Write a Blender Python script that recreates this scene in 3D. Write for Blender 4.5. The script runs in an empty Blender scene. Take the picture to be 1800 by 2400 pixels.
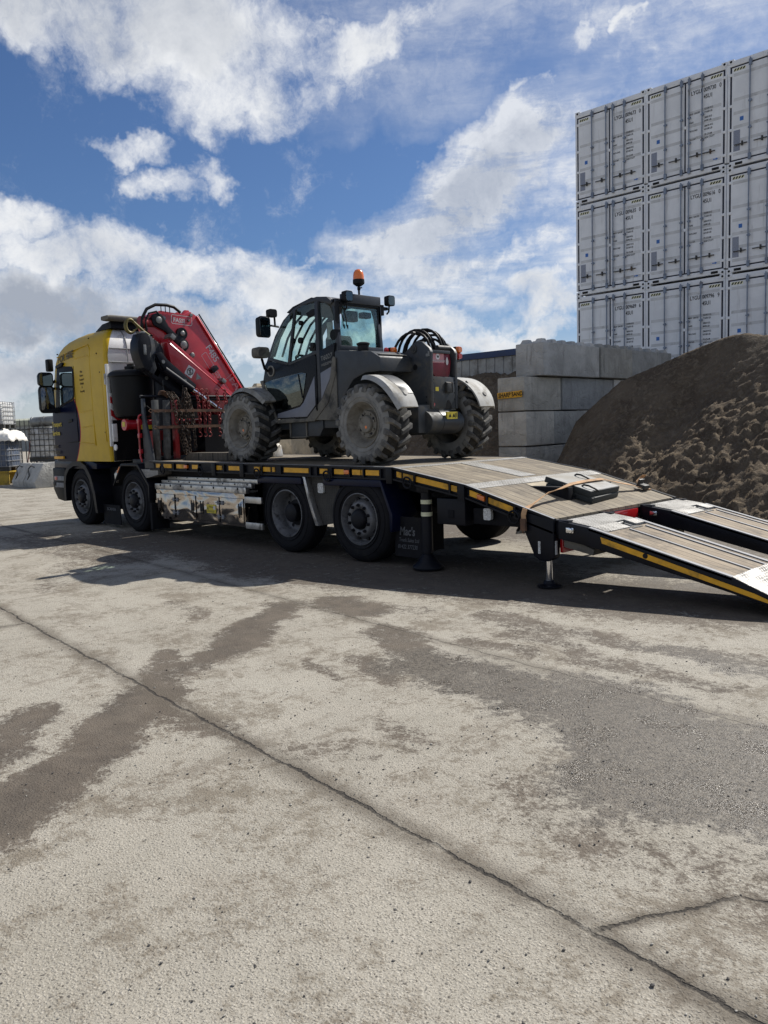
import bpy, bmesh, math, random
from mathutils import Vector, Matrix, noise as mnoise
random.seed(7)
SC = bpy.context.scene
COL = SC.collection
R = math.radians
V = Vector
WPOS = {}

def wpos(o):
    return WPOS.get(o.name, V((0, 0, 0))) if o else V((0, 0, 0))

def link(o, parent=None, at=None):
    COL.objects.link(o)
    w = V(at) if at is not None else wpos(parent)
    if parent:
        o.parent = parent
    o.location = w - wpos(parent)
    WPOS[o.name] = w
    return o

def tag(o, label=None, cat=None, group=None, kind=None):
    if label: o['label'] = label
    if cat: o['category'] = cat
    if group: o['group'] = group
    if kind: o['kind'] = kind
    return o

def empty(name, at, label=None, cat=None, group=None, parent=None):
    o = bpy.data.objects.new(name, None)
    o.empty_display_size = .1
    link(o, parent, at)
    return tag(o, label, cat, group)

def copy_tree(o, off=(0, 0, 0), parent=None, skip=()):
    c = o.copy()
    COL.objects.link(c)
    c.parent = parent if parent else o.parent
    c.location = o.location + V(off)
    WPOS[c.name] = wpos(o) + V(off)
    for ch in list(o.children):
        if ch.name.split('.')[0] in skip: continue
        _copy_child(ch, c)
    return c

def _copy_child(o, parent):
    c = o.copy()
    COL.objects.link(c)
    c.parent = parent
    WPOS[c.name] = wpos(parent) + c.location
    for ch in list(o.children):
        _copy_child(ch, c)

class MB:
    """collects shapes in world coordinates, then links them as one mesh object"""
    def __init__(s):
        s.v = []; s.f = []; s.mi = []; s.cur = 0
    def add(s, vs, fs):
        k = len(s.v)
        s.v += [V(p) for p in vs]
        s.f += [tuple(i + k for i in f) for f in fs]
        s.mi += [s.cur] * len(fs)
        return s
    def mat(s, i):
        s.cur = i; return s
    def box(s, a, b, rot=None, piv=None):
        x0, y0, z0 = a; x1, y1, z1 = b
        vs = [V(p) for p in ((x0,y0,z0),(x1,y0,z0),(x1,y1,z0),(x0,y1,z0),(x0,y0,z1),(x1,y0,z1),(x1,y1,z1),(x0,y1,z1))]
        if rot is not None:
            c = V(piv) if piv is not None else (V(a) + V(b)) / 2
            vs = [c + rot @ (p - c) for p in vs]
        return s.add(vs, [(0,3,2,1),(4,5,6,7),(0,1,5,4),(1,2,6,5),(2,3,7,6),(3,0,4,7)])
    def cbox(s, c, d, rot=None):
        c = V(c); h = V(d) / 2
        return s.box(c - h, c + h, rot)
    def prism(s, pts, axis, a, b):
        """polygon of 2-D points extruded along an axis; axis Y takes (x,z), X takes (y,z), Z takes (x,y)"""
        def mk(p, t):
            if axis == 'Y': return (p[0], t, p[1])
            if axis == 'X': return (t, p[0], p[1])
            return (p[0], p[1], t)
        n = len(pts)
        area = sum(pts[i][0]*pts[(i+1) % n][1] - pts[(i+1) % n][0]*pts[i][1] for i in range(n))
        if area < 0: pts = pts[::-1]
        vs = [mk(p, a) for p in pts] + [mk(p, b) for p in pts]
        fs = [tuple(range(n)), tuple(range(2*n-1, n-1, -1))]
        for i in range(n):
            j = (i+1) % n
            fs.append((j, i, i+n, j+n))
        if (axis == 'Y') == (b < a) :
            fs = [f[::-1] for f in fs]
        return s.add(vs, fs)
    def tube(s, path, r, n=10, cap=True):
        path = [V(p) for p in path]
        rs = r if isinstance(r, (list, tuple)) else [r]*len(path)
        rings = []
        prev = None
        for i, p in enumerate(path):
            t = (path[min(i+1, len(path)-1)] - path[max(i-1, 0)])
            if t.length < 1e-9: t = V((0,0,1))
            t.normalize()
            if prev is None:
                u = t.orthogonal().normalized()
            else:
                u = prev - t*prev.dot(t)
                u = u.normalized() if u.length > 1e-6 else t.orthogonal().normalized()
            prev = u
            w = t.cross(u)
            rings.append([p + (u*math.cos(2*math.pi*k/n) + w*math.sin(2*math.pi*k/n))*rs[i] for k in range(n)])
        vs = [q for ring in rings for q in ring]
        fs = []
        for i in range(len(rings)-1):
            for k in range(n):
                a = i*n+k; b = i*n+(k+1) % n
                fs.append((a, b, b+n, a+n))
        if cap:
            fs.append(tuple(range(n-1, -1, -1)))
            m = (len(rings)-1)*n
            fs.append(tuple(range(m, m+n)))
        return s.add(vs, fs)
    def lathe(s, prof, c, axis='Y', n=40, close=False, caps=True):
        """prof: (radius, offset along the axis)"""
        c = V(c)
        ex = {'X': (V((0,1,0)), V((0,0,1)), V((1,0,0))), 'Y': (V((0,0,1)), V((1,0,0)), V((0,1,0))), 'Z': (V((1,0,0)), V((0,1,0)), V((0,0,1)))}[axis]
        u, w, t = ex
        vs = []
        for (r, h) in prof:
            for k in range(n):
                a = 2*math.pi*k/n
                vs.append(c + t*h + (u*math.cos(a)+w*math.sin(a))*r)
        fs = []
        m = len(prof)
        for i in range(m if close else m-1):
            for k in range(n):
                a = i*n+k; b = i*n+(k+1) % n
                j = ((i+1) % m)*n
                fs.append((a, b, j+(k+1) % n, j+k))
        if not close and caps:
            if prof[0][0] > 1e-4: fs.append(tuple(range(n-1, -1, -1)))
            if prof[-1][0] > 1e-4: fs.append(tuple(range((m-1)*n, m*n)))
        return s.add(vs, fs)
    def cyl(s, p, q, r, n=16):
        return s.tube([p, q], r, n)
    def ring(s, c, R_, r, axis='Y', n=20, m=8, a0=0, a1=2*math.pi):
        c = V(c)
        u, w = {'X': (V((0,1,0)), V((0,0,1))), 'Y': (V((1,0,0)), V((0,0,1))), 'Z': (V((1,0,0)), V((0,1,0)))}[axis] if isinstance(axis, str) else axis
        full = abs(a1-a0-2*math.pi) < 1e-6
        pts = [c + (u*math.cos(a0+(a1-a0)*k/n)+w*math.sin(a0+(a1-a0)*k/n))*R_ for k in range(n+1)]
        return s.tube(pts, r, m, cap=not full)
    def loft(s, rings, cap=True, closed=True):
        n = len(rings[0])
        vs = [V(p) for ring in rings for p in ring]
        fs = []
        for i in range(len(rings)-1):
            for k in range(n if closed else n-1):
                a = i*n+k; b = i*n+(k+1) % n
                fs.append((a, b, b+n, a+n))
        if cap and closed:
            fs.append(tuple(range(n-1, -1, -1)))
            m = (len(rings)-1)*n
            fs.append(tuple(range(m, m+n)))
        return s.add(vs, fs)
    def build(s, name, mats, parent=None, bevel=0, seg=2, smooth=40, at=None, label=None, solid=0, recalc=True):
        me = bpy.data.meshes.new(name)
        w = V(at) if at is not None else wpos(parent)
        me.from_pydata([p - w for p in s.v], [], s.f)
        me.polygons.foreach_set('material_index', s.mi)
        bm = bmesh.new(); bm.from_mesh(me)
        if recalc:
            bmesh.ops.recalc_face_normals(bm, faces=bm.faces)
        if bevel:
            es = [e for e in bm.edges if len(e.link_faces) == 2 and e.calc_face_angle(0) > R(28)]
            bmesh.ops.bevel(bm, geom=es, offset=bevel, segments=seg, profile=.6, affect='EDGES', clamp_overlap=True)
        bm.to_mesh(me); bm.free()
        if smooth:
            me.polygons.foreach_set('use_smooth', [True]*len(me.polygons))
            me.set_sharp_from_angle(angle=R(smooth))
        for m in (mats if isinstance(mats, (list, tuple)) else [mats]):
            me.materials.append(m)
        o = bpy.data.objects.new(name, me)
        link(o, parent, w)
        if label: o['label'] = label
        if solid:
            md = o.modifiers.new('s', 'SOLIDIFY'); md.thickness = solid
        return o

def build_each(mb, name, *a, **k):
    """one mesh object for every separate piece that was collected"""
    par = list(range(len(mb.v)))
    def find(i):
        while par[i] != i: par[i] = par[par[i]]; i = par[i]
        return i
    for f in mb.f:
        r = find(f[0])
        for q in f[1:]: par[find(q)] = r
    groups = {}
    for f, m in zip(mb.f, mb.mi): groups.setdefault(find(f[0]), []).append((f, m))
    out = []
    for fs in groups.values():
        ids = sorted({i for f, _ in fs for i in f}); mp = {i: n for n, i in enumerate(ids)}
        b = MB(); b.v = [mb.v[i] for i in ids]; b.f = [tuple(mp[i] for i in f) for f, _ in fs]; b.mi = [m for _, m in fs]
        out.append(b.build(name, *a, **k))
    return out

_txt = {}
def text_geo(s, size, shear=0, space=1.0, bold=0, align='LEFT', sx=1.0):
    key = (s, size, shear, space, bold, align, sx)
    if key in _txt: return _txt[key]
    cu = bpy.data.curves.new('t', 'FONT')
    cu.body = s; cu.size = size; cu.shear = shear; cu.space_character = space
    cu.extrude = .0012; cu.offset = bold; cu.align_x = align; cu.resolution_u = 3
    ob = bpy.data.objects.new('t', cu)
    COL.objects.link(ob)
    dg = bpy.context.evaluated_depsgraph_get()
    me = bpy.data.meshes.new_from_object(ob.evaluated_get(dg))
    vs = [(v.co.x*sx, v.co.y, v.co.z) for v in me.vertices]
    fs = [tuple(p.vertices) for p in me.polygons]
    bpy.data.objects.remove(ob); bpy.data.curves.remove(cu); bpy.data.meshes.remove(me)
    _txt[key] = (vs, fs)
    return vs, fs

def add_text(mb, s, org, right, up, size, **k):
    vs, fs = text_geo(s, size, **k)
    r = V(right).normalized(); u = V(up).normalized(); n = r.cross(u)
    o = V(org)
    mb.add([o + r*x + u*y + n*z for x, y, z in vs], fs)
    return mb

def rrect(w, h, r, n=4):
    """rounded rectangle outline about the origin"""
    out = []
    for cx, cy, a in ((w/2-r, h/2-r, 0), (-w/2+r, h/2-r, 90), (-w/2+r, -h/2+r, 180), (w/2-r, -h/2+r, 270)):
        for k in range(n+1):
            t = R(a + 90*k/n)
            out.append((cx+r*math.cos(t), cy+r*math.sin(t)))
    return out

# ---------------------------------------------------------------- node helpers
class G:
    def __init__(s, nt): s.nt = nt
    def n(s, t, **k):
        nd = s.nt.nodes.new(t)
        for a, b in k.items(): setattr(nd, a, b)
        return nd
    def put(s, sock, v):
        if v is None: return
        if isinstance(v, bpy.types.NodeSocket): s.nt.links.new(v, sock)
        elif isinstance(v, (int, float)) and sock.type in ('RGBA', 'VECTOR'):
            sock.default_value = (v, v, v, 1) if sock.type == 'RGBA' else (v, v, v)
        elif isinstance(v, (tuple, list)) and sock.type == 'RGBA' and len(v) == 3: sock.default_value = (*v, 1)
        else: sock.default_value = v
    def m(s, op, a, b=None, c=None, clamp=False):
        nd = s.n('ShaderNodeMath', operation=op, use_clamp=clamp)
        for i, x in enumerate((a, b, c)): s.put(nd.inputs[i], x)
        return nd.outputs[0]
    def vm(s, op, a, b=None, scale=None):
        nd = s.n('ShaderNodeVectorMath', operation=op)
        s.put(nd.inputs[0], a); s.put(nd.inputs[1], b)
        if scale is not None: s.put(nd.inputs['Scale'], scale)
        return nd.outputs['Value'] if op in ('DOT_PRODUCT', 'LENGTH', 'DISTANCE') else nd.outputs[0]
    def sep(s, v):
        nd = s.n('ShaderNodeSeparateXYZ'); s.put(nd.inputs[0], v); return nd.outputs
    def comb(s, x, y, z):
        nd = s.n('ShaderNodeCombineXYZ')
        for i, q in enumerate((x, y, z)): s.put(nd.inputs[i], q)
        return nd.outputs[0]
    def mix(s, f, a, b, blend='MIX'):
        nd = s.n('ShaderNodeMix', data_type='RGBA', blend_type=blend)
        s.put(nd.inputs[0], f); s.put(nd.inputs[6], a); s.put(nd.inputs[7], b)
        return nd.outputs[2]
    def mr(s, x, a, b, c=0., d=1., smooth=True):
        nd = s.n('ShaderNodeMapRange')
        if smooth: nd.interpolation_type = 'SMOOTHSTEP'
        for i, q in enumerate((x, a, b, c, d)): s.put(nd.inputs[i], q)
        return nd.outputs[0]
    def noise(s, vec, scale, detail=3, rough=.5, dist=0, out='Fac'):
        nd = s.n('ShaderNodeTexNoise'); s.put(nd.inputs['Vector'], vec)
        for k, q in (('Scale', scale), ('Detail', detail), ('Roughness', rough), ('Distortion', dist)): s.put(nd.inputs[k], q)
        return nd.outputs[out]
    def vor(s, vec, scale, feature='F1', rnd=1., out='Distance'):
        nd = s.n('ShaderNodeTexVoronoi', feature=feature); s.put(nd.inputs['Vector'], vec)
        s.put(nd.inputs['Scale'], scale); s.put(nd.inputs['Randomness'], rnd)
        return nd.outputs[out]
    def mapv(s, vec, scale=(1, 1, 1), rot=(0, 0, 0), loc=(0, 0, 0)):
        nd = s.n('ShaderNodeMapping'); s.put(nd.inputs['Vector'], vec)
        nd.inputs['Scale'].default_value = scale; nd.inputs['Rotation'].default_value = rot; nd.inputs['Location'].default_value = loc
        return nd.outputs[0]
    def bump(s, h, strength=.3, dist=.01, nrm=None):
        nd = s.n('ShaderNodeBump'); s.put(nd.inputs['Height'], h)
        s.put(nd.inputs['Strength'], strength); s.put(nd.inputs['Distance'], dist)
        if nrm is not None: s.put(nd.inputs['Normal'], nrm)
        return nd.outputs[0]
    def coord(s, out='Object'):
        return s.n('ShaderNodeTexCoord').outputs[out]
    def pos(s):
        return s.n('ShaderNodeNewGeometry').outputs['Position']

def newmat(name):
    m = bpy.data.materials.new(name); m.use_nodes = True
    g = G(m.node_tree)
    b = m.node_tree.nodes['Principled BSDF']
    return m, g, b

def pmat(name, base, rough=.5, metal=0., var=.2, scale=4., dirt=None, damt=.0, dscale=2.5, bump=0., bscale=60., coat=0., spec=.5, rvar=.15):
    m, g, b = newmat(name)
    p = g.pos()
    n1 = g.noise(p, scale, 5, .6)
    base = V(base)
    lo = tuple(base*(1-var)); hi = tuple(min(1, c*(1+var)) for c in base)
    c = g.mix(g.mr(n1, .3, .7), lo, hi)
    r = g.m('MULTIPLY_ADD', n1, rvar*2, rough-rvar, True)
    if max(base) < .03: spec = .2; coat = 0
    if dirt:
        n2 = g.noise(p, dscale, 8, .7, .4)
        f = g.mr(n2, .62-damt*.5, .82-damt*.45)
        c = g.mix(f, c, dirt)
        r = g.mix(f, r, .9)
    g.put(b.inputs['Base Color'], c); g.put(b.inputs['Roughness'], r)
    b.inputs['Metallic'].default_value = metal
    b.inputs['Specular IOR Level'].default_value = spec
    if coat:
        b.inputs['Coat Weight'].default_value = coat; b.inputs['Coat Roughness'].default_value = .08
    if bump:
        g.put(b.inputs['Normal'], g.bump(g.noise(p, bscale, 4, .6), bump, .01))
    return m
# ---------------------------------------------------------------- materials
DUST = (.16, .145, .12)
M = {}
M['black_steel'] = pmat('black steel', (.007, .0078, .012), .42, 0, .3, dirt=(.03, .028, .026), damt=.05)
M['chassis'] = pmat('chassis black', (.006, .006, .008), .65, 0, .3, dirt=(.03, .027, .024), damt=.1)
M['black_plastic'] = pmat('black plastic', (.008, .009, .011), .5, 0, .25, dirt=(.025, .024, .022), damt=.04)
M['navy'] = pmat('navy paint', (.004, .007, .026), .32, 0, .15, dirt=(.03, .03, .03), damt=.02, coat=.3)
M['white'] = pmat('white paint', (.80, .80, .79), .35, 0, .06, dirt=(.42, .38, .30), damt=.22, coat=.3)
M['red'] = pmat('crane red', (.42, .012, .022), .33, 0, .12, dirt=(.12, .02, .02), damt=.15, coat=.5)
M['red_dark'] = pmat('old red paint', (.25, .012, .014), .5, 0, .25, dirt=(.05, .03, .025), damt=.35)
M['rubber'] = pmat('truck tyre rubber', (.011, .011, .013), .75, 0, .3, dirt=(.035, .032, .028), damt=.14, bump=.15)
M['dusty_rubber'] = pmat('dusty tyre rubber', (.215, .21, .195), .9, 0, .2, 9, dirt=(.07, .07, .067), damt=.24, dscale=5, bump=.35, bscale=35)
M['tread_dark'] = pmat('dark tread rubber', (.03, .03, .029), .85, 0, .4, 9, dirt=(.12, .112, .095), damt=.15, dscale=6, bump=.3, bscale=35)
M['dusty_lug'] = pmat('tyre lug rubber', (.085, .083, .078), .85, 0, .4, 9, dirt=(.22, .21, .185), damt=.3, dscale=7, bump=.3, bscale=35)
M['dusty_rim'] = pmat('dusty wheel rim', (.20, .185, .155), .8, 0, .15, 8, dirt=(.10, .085, .065), damt=.3, dscale=6)
M['rim_grey'] = pmat('silver wheel paint', (.15, .15, .155), .5, .3, .15, 10, dirt=(.035, .032, .03), damt=.26, dscale=9)
M['hub_black'] = pmat('hub black', (.010, .010, .013), .5, 0, .2)
M['galv'] = pmat('galvanised steel', (.24, .245, .255), .7, .2, .2, 12, dirt=(.2, .16, .11), damt=.12)
M['steel_grey'] = pmat('bare pin steel', (.22, .22, .21), .45, .6, .25, 12)
M['stake'] = pmat('grey stake', (.075, .076, .074), .7, .1, .3, 10, dirt=(.05, .04, .03), damt=.3)
M['gloss_black'] = pmat('black gloss panel', (.009, .0105, .013), .28, 0, .15, 5, dirt=(.06, .056, .046), damt=.06)
M['chrome'] = pmat('hydraulic chrome', (.75, .76, .78), .12, 1., .05)
M['alu'] = pmat('brushed aluminium', (.55, .54, .52), .35, .9, .15, 8, dirt=(.22, .2, .17), damt=.3)
M['amber'] = pmat('amber lens', (.75, .17, .015), .2, 0, .15, coat=.8)
M['redlens'] = pmat('red lens', (.42, .012, .015), .22, 0, .15, coat=.8)
M['clearlens'] = pmat('clear lamp lens', (.55, .56, .55), .25, 0, .35, 60)
M['yellow_tape'] = pmat('yellow reflector', (.80, .40, .015), .4, 0, .12, 9, dirt=(.3, .18, .04), damt=.3)
M['band'] = pmat('pale reflective band', (.75, .74, .5), .4, 0, .15, 9)
M['sticker'] = pmat('yellow sticker', (.62, .5, .04), .4, 0, .1, 9)
M['ink'] = pmat('black ink', (.012, .012, .013), .5, 0, .1)
M['faded_ink'] = pmat('faded ink', (.09, .065, .02), .5, 0, .1)
M['white_ink'] = pmat('white lettering', (.62, .6, .6), .5, 0, .1)
M['grey_ink'] = pmat('grey lettering', (.12, .125, .135), .5, 0, .1)
M['yellow_ink'] = pmat('yellow lettering', (.55, .42, .04), .5, 0, .1)
M['rust_chain'] = pmat('rusty chain', (.055, .043, .034), .7, .3, .4, 30, dirt=(.06, .032, .018), damt=.4, dscale=20)
M['red_chain'] = pmat('red chain', (.30, .04, .04), .5, .2, .3, 30, dirt=(.08, .03, .025), damt=.35, dscale=15)
M['strap_old'] = pmat('old webbing', (.16, .085, .05), .85, 0, .3, 12, dirt=(.07, .05, .04), damt=.3, dscale=8)
M['strap'] = pmat('orange webbing', (.55, .33, .17), .85, 0, .25, 7, dirt=(.3, .2, .12), damt=.3, bump=.3, bscale=200)
M['brass'] = pmat('painted hook', (.13, .105, .03), .5, .3, .25, 12)
M['hose'] = pmat('rubber hose', (.012, .012, .013), .5, 0, .2)
M['tele_dark'] = pmat('anthracite paint', (.033, .039, .046), .5, 0, .25, 5, dirt=(.10, .092, .075), damt=.25, dscale=2.2)
M['tele_frame'] = pmat('cab frame paint', (.022, .026, .033), .45, 0, .2, 5, dirt=(.09, .084, .07), damt=.12)
M['tele_grey'] = pmat('silver grey paint', (.175, .187, .225), .42, 0, .1, 5, dirt=(.16, .145, .12), damt=.18)
M['tele_mud'] = pmat('dusty sill', (.15, .14, .118), .8, 0, .2, 6, dirt=(.05, .05, .048), damt=.35, dscale=3)
M['tele_white'] = pmat('pale mudguard', (.34, .34, .325), .7, 0, .1, 6, dirt=(.3, .28, .24), damt=.3, dscale=4)
M['tele_guard'] = pmat('dirty mudguard', (.28, .275, .25), .6, 0, .15, 6, dirt=(.14, .13, .11), damt=.35, dscale=4)
M['tele_red'] = pmat('wine red panel', (.16, .008, .022), .4, 0, .15, 8, dirt=(.07, .02, .02), damt=.3)
M['tele_pink'] = pmat('sun bleached red', (.55, .25, .27), .5, 0, .12, 8)
M['plate'] = pmat('grey rubber plate', (.33, .33, .315), .75, 0, .2, 5, dirt=(.3, .28, .24), damt=.3)
M['plate_side'] = pmat('plate edge', (.03, .035, .035), .7, 0, .25, 6)
M['ibc_white'] = pmat('tank plastic', (.7, .7, .68), .5, 0, .08, 3, dirt=(.4, .38, .32), damt=.2)
M['ibc_grey'] = pmat('dirty tank plastic', (.46, .46, .45), .55, 0, .2, 3, dirt=(.2, .19, .17), damt=.35)
M['ibc_blue'] = pmat('blue tint tank plastic', (.10, .13, .19), .5, 0, .2, 3, dirt=(.3, .3, .3), damt=.2)
M['bag'] = pmat('white bag fabric', (.75, .73, .68), .9, 0, .1, 4, bump=.4, bscale=12)
M['pipe'] = pmat('grey drum', (.2, .21, .21), .5, .4, .2, 4, dirt=(.1, .09, .08), damt=.3)
M['yellow_frame'] = pmat('yellow steel', (.45, .3, .03), .5, 0, .2, 5, dirt=(.1, .08, .05), damt=.3)
M['roof_green'] = pmat('shed roof sheet', (.34, .35, .27), .6, 0, .1, 4)
M['fence_dark'] = pmat('old fence steel', (.07, .072, .07), .7, 0, .2, 6)
M['shed_wall'] = pmat('shed wall sheet', (.28, .29, .28), .6, 0, .12, 4)
M['blue_cap'] = pmat('blue coping', (.018, .04, .11), .5, 0, .15, 5)
M['seat'] = pmat('seat cloth', (.03, .034, .04), .9, 0, .2)
M['mirror'] = pmat('mirror glass', (.13, .14, .15), .04, 1., .02, rvar=.02)

def glass(name, tint, refl=.1, haze=.0):
    m, g, b = newmat(name)
    nt = m.node_tree; nt.nodes.remove(b)
    tr = g.n('ShaderNodeBsdfTransparent'); tr.inputs[0].default_value = (*tint, 1)
    gl = g.n('ShaderNodeBsdfGlossy'); gl.inputs['Roughness'].default_value = .03
    gl.inputs['Color'].default_value = (.85, .95, .92, 1)
    fr = g.n('ShaderNodeFresnel'); fr.inputs['IOR'].default_value = 1.5
    f = g.m('ADD', fr.outputs[0], refl, clamp=True)
    f = g.m('MULTIPLY', f, g.m('SUBTRACT', 1, g.n('ShaderNodeNewGeometry').outputs['Backfacing']))
    ms = g.n('ShaderNodeMixShader')
    g.put(ms.inputs[0], f); nt.links.new(tr.outputs[0], ms.inputs[1]); nt.links.new(gl.outputs[0], ms.inputs[2])
    out = ms.outputs[0]
    if haze:
        df = g.n('ShaderNodeBsdfTranslucent'); df.inputs[0].default_value = (.62, .74, .68, 1)
        m2 = g.n('ShaderNodeMixShader')
        g.put(m2.inputs[0], g.m('MULTIPLY', g.mr(g.noise(g.pos(), 4, 6, .7), .35, .8), haze))
        nt.links.new(out, m2.inputs[1]); nt.links.new(df.outputs[0], m2.inputs[2]); out = m2.outputs[0]
    nt.links.new(out, nt.nodes['Material Output'].inputs[0])
    return m
M['glass_cab'] = glass('cab side glass', (.45, .55, .52), .60)
M['glass'] = glass('cab glass', (.88, .95, .93), .02, .07)
M['glass_rear'] = glass('dusty rear glass', (.66, .84, .80), .05, .34)
M['glass_dark'] = glass('dark lower glass', (.12, .13, .14), .10, .12)

def livery():
    m, g, b = newmat('yellow and navy livery')
    p = g.sep(g.pos()); x, y, z = p[0], p[1], p[2]
    dz = g.m('SUBTRACT', z, 1.8)
    c = g.m('SUBTRACT', .17, g.m('MULTIPLY', g.m('MULTIPLY', dz, dz), .74))
    d = g.m('SUBTRACT', x, c)
    sill = g.m('MULTIPLY_ADD', g.m('ADD', x, .77), .2, 2.115)
    below = g.m('LESS_THAN', z, sill)
    navy = g.m('MULTIPLY', g.m('LESS_THAN', d, 0), below)
    red = g.m('MULTIPLY', g.m('LESS_THAN', g.m('ABSOLUTE', d), .014), g.m('LESS_THAN', z, 2.36))
    n = g.noise(g.pos(), 3, 5, .6)
    yel = g.mix(g.mr(n, .3, .7), (.54, .345, .006), (.62, .405, .009))
    col = g.mix(navy, yel, (.004, .007, .028))
    col = g.mix(red, col, (.45, .02, .02))
    dust = g.noise(g.pos(), 2.2, 8, .7)
    low = g.mr(z, 2.2, 1.2)
    col = g.mix(g.m('MULTIPLY', g.m('MULTIPLY', g.mr(dust, .5, .8), g.m('SUBTRACT', 1, navy)), g.m('MULTIPLY_ADD', low, .14, .03)), col, (.16, .13, .09))
    g.put(b.inputs['Base Color'], col)
    b.inputs['Roughness'].default_value = .3
    g.put(b.inputs['Specular IOR Level'], g.m('MULTIPLY_ADD', navy, -.34, .4))
    return m
M['livery'] = livery()

def planks(name, step=.14, along='X', c0=(.17, .138, .095), c1=(.32, .27, .19)):
    m, g, b = newmat(name)
    P = g.pos(); p = g.sep(P)
    if along == 'X': u, v = p[0], p[1]
    else: u, v = p[1], p[0]
    k = g.m('DIVIDE', v, step)
    idx = g.m('FLOOR', k); fr = g.m('FRACT', k)
    gap = g.m('LESS_THAN', g.m('ABSOLUTE', g.m('SUBTRACT', fr, .5)), .465)
    wn = g.n('ShaderNodeTexWhiteNoise', noise_dimensions='2D'); g.put(wn.inputs['Vector'], g.comb(idx, g.m('FLOOR', g.m('DIVIDE', g.m('ADD', u, idx), 2.6)), 0)); rnd = wn.outputs['Value']
    grain = g.noise(g.comb(g.m('MULTIPLY', u, 3), g.m('MULTIPLY', v, 60), idx), 1.4, 6, .65)
    wear = g.noise(P, 2.2, 8, .72, .5)
    col = g.mix(g.mr(grain, .3, .72), c0, c1)
    col = g.mix(g.m('MULTIPLY', rnd, .6), col, g.mix(1, col, (.5, .47, .44), 'MULTIPLY'))
    col = g.mix(g.mr(wear, .44, .68, 0, .85), col, (.085, .068, .05))
    col = g.mix(g.mr(g.noise(P, 9, 5, .7), .56, .75, 0, .5), col, (.45, .40, .31))
    col = g.mix(gap, (.012, .010, .008), col)
    g.put(b.inputs['Base Color'], col)
    b.inputs['Roughness'].default_value = .82
    h = g.m('ADD', g.m('MULTIPLY', grain, .35), gap)
    g.put(b.inputs['Normal'], g.bump(h, .5, .006))
    return m
M['planks'] = planks('weathered deck boards')
M['ramp_planks'] = planks('worn ramp boards', .105, 'X', (.24, .18, .12), (.40, .33, .235))
M['board'] = planks('old board', .4, 'Y', (.05, .042, .032), (.13, .11, .085))

def chequer(name, base=(.40, .395, .38), s=21, dirt=.5, rough=.42):
    m, g, b = newmat(name)
    P = g.pos(); p = g.sep(P)
    a = g.m('MULTIPLY', g.m('ADD', p[0], p[1]), s); c = g.m('MULTIPLY', g.m('SUBTRACT', p[0], p[1]), s)
    c = g.m('ADD', c, g.m('MULTIPLY', p[2], s))
    ia, ic = g.m('FLOOR', a), g.m('FLOOR', c)
    par = g.m('FLOORED_MODULO', g.m('ADD', ia, ic), 2)
    fa = g.m('SUBTRACT', g.m('FRACT', a), .5); fc = g.m('SUBTRACT', g.m('FRACT', c), .5)
    def lens(u, v):
        return g.m('SUBTRACT', 1, g.m('ADD', g.m('MULTIPLY', g.m('MULTIPLY', u, u), 4.6), g.m('MULTIPLY', g.m('MULTIPLY', v, v), 60)))
    h0 = lens(fa, fc); h1 = lens(fc, fa)
    h = g.m('ADD', g.m('MULTIPLY', h0, g.m('SUBTRACT', 1, par)), g.m('MULTIPLY', h1, par))
    h = g.mr(h, -.15, .5)
    n = g.noise(P, 3.5, 8, .7, .4)
    f = g.m('MULTIPLY', g.mr(n, .35, .75), dirt)
    f2 = g.m('ADD', g.m('MULTIPLY', f, g.m('SUBTRACT', 1.25, h)), g.m('MULTIPLY', g.m('SUBTRACT', 1, h), .34), clamp=True)
    col = g.mix(f2, base, (.13, .12, .10))
    g.put(b.inputs['Base Color'], col)
    g.put(b.inputs['Metallic'], g.m('SUBTRACT', .85, f2)); g.put(b.inputs['Roughness'], g.m('MULTIPLY_ADD', f2, .5, rough))
    g.put(b.inputs['Normal'], g.bump(h, .9, .004))
    return m
M['chequer'] = chequer('chequer plate')
M['chequer_dark'] = chequer('dark chequer plate', (.03, .03, .032), 30, .3, .5)

def locker_metal():
    m, g, b = newmat('polished locker steel')
    P = g.pos()
    b.inputs['Base Color'].default_value = (.44, .40, .365, 1); b.inputs['Metallic'].default_value = 1
    n = g.noise(g.mapv(P, (1.5, 1, 2.6)), 1.6, 1, .3, 1.0)
    g.put(b.inputs['Roughness'], g.mr(g.noise(P, 5, 6, .7), .4, .8, .07, .3))
    g.put(b.inputs['Normal'], g.bump(n, .42, .10))
    return m
M['locker'] = locker_metal()

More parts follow.
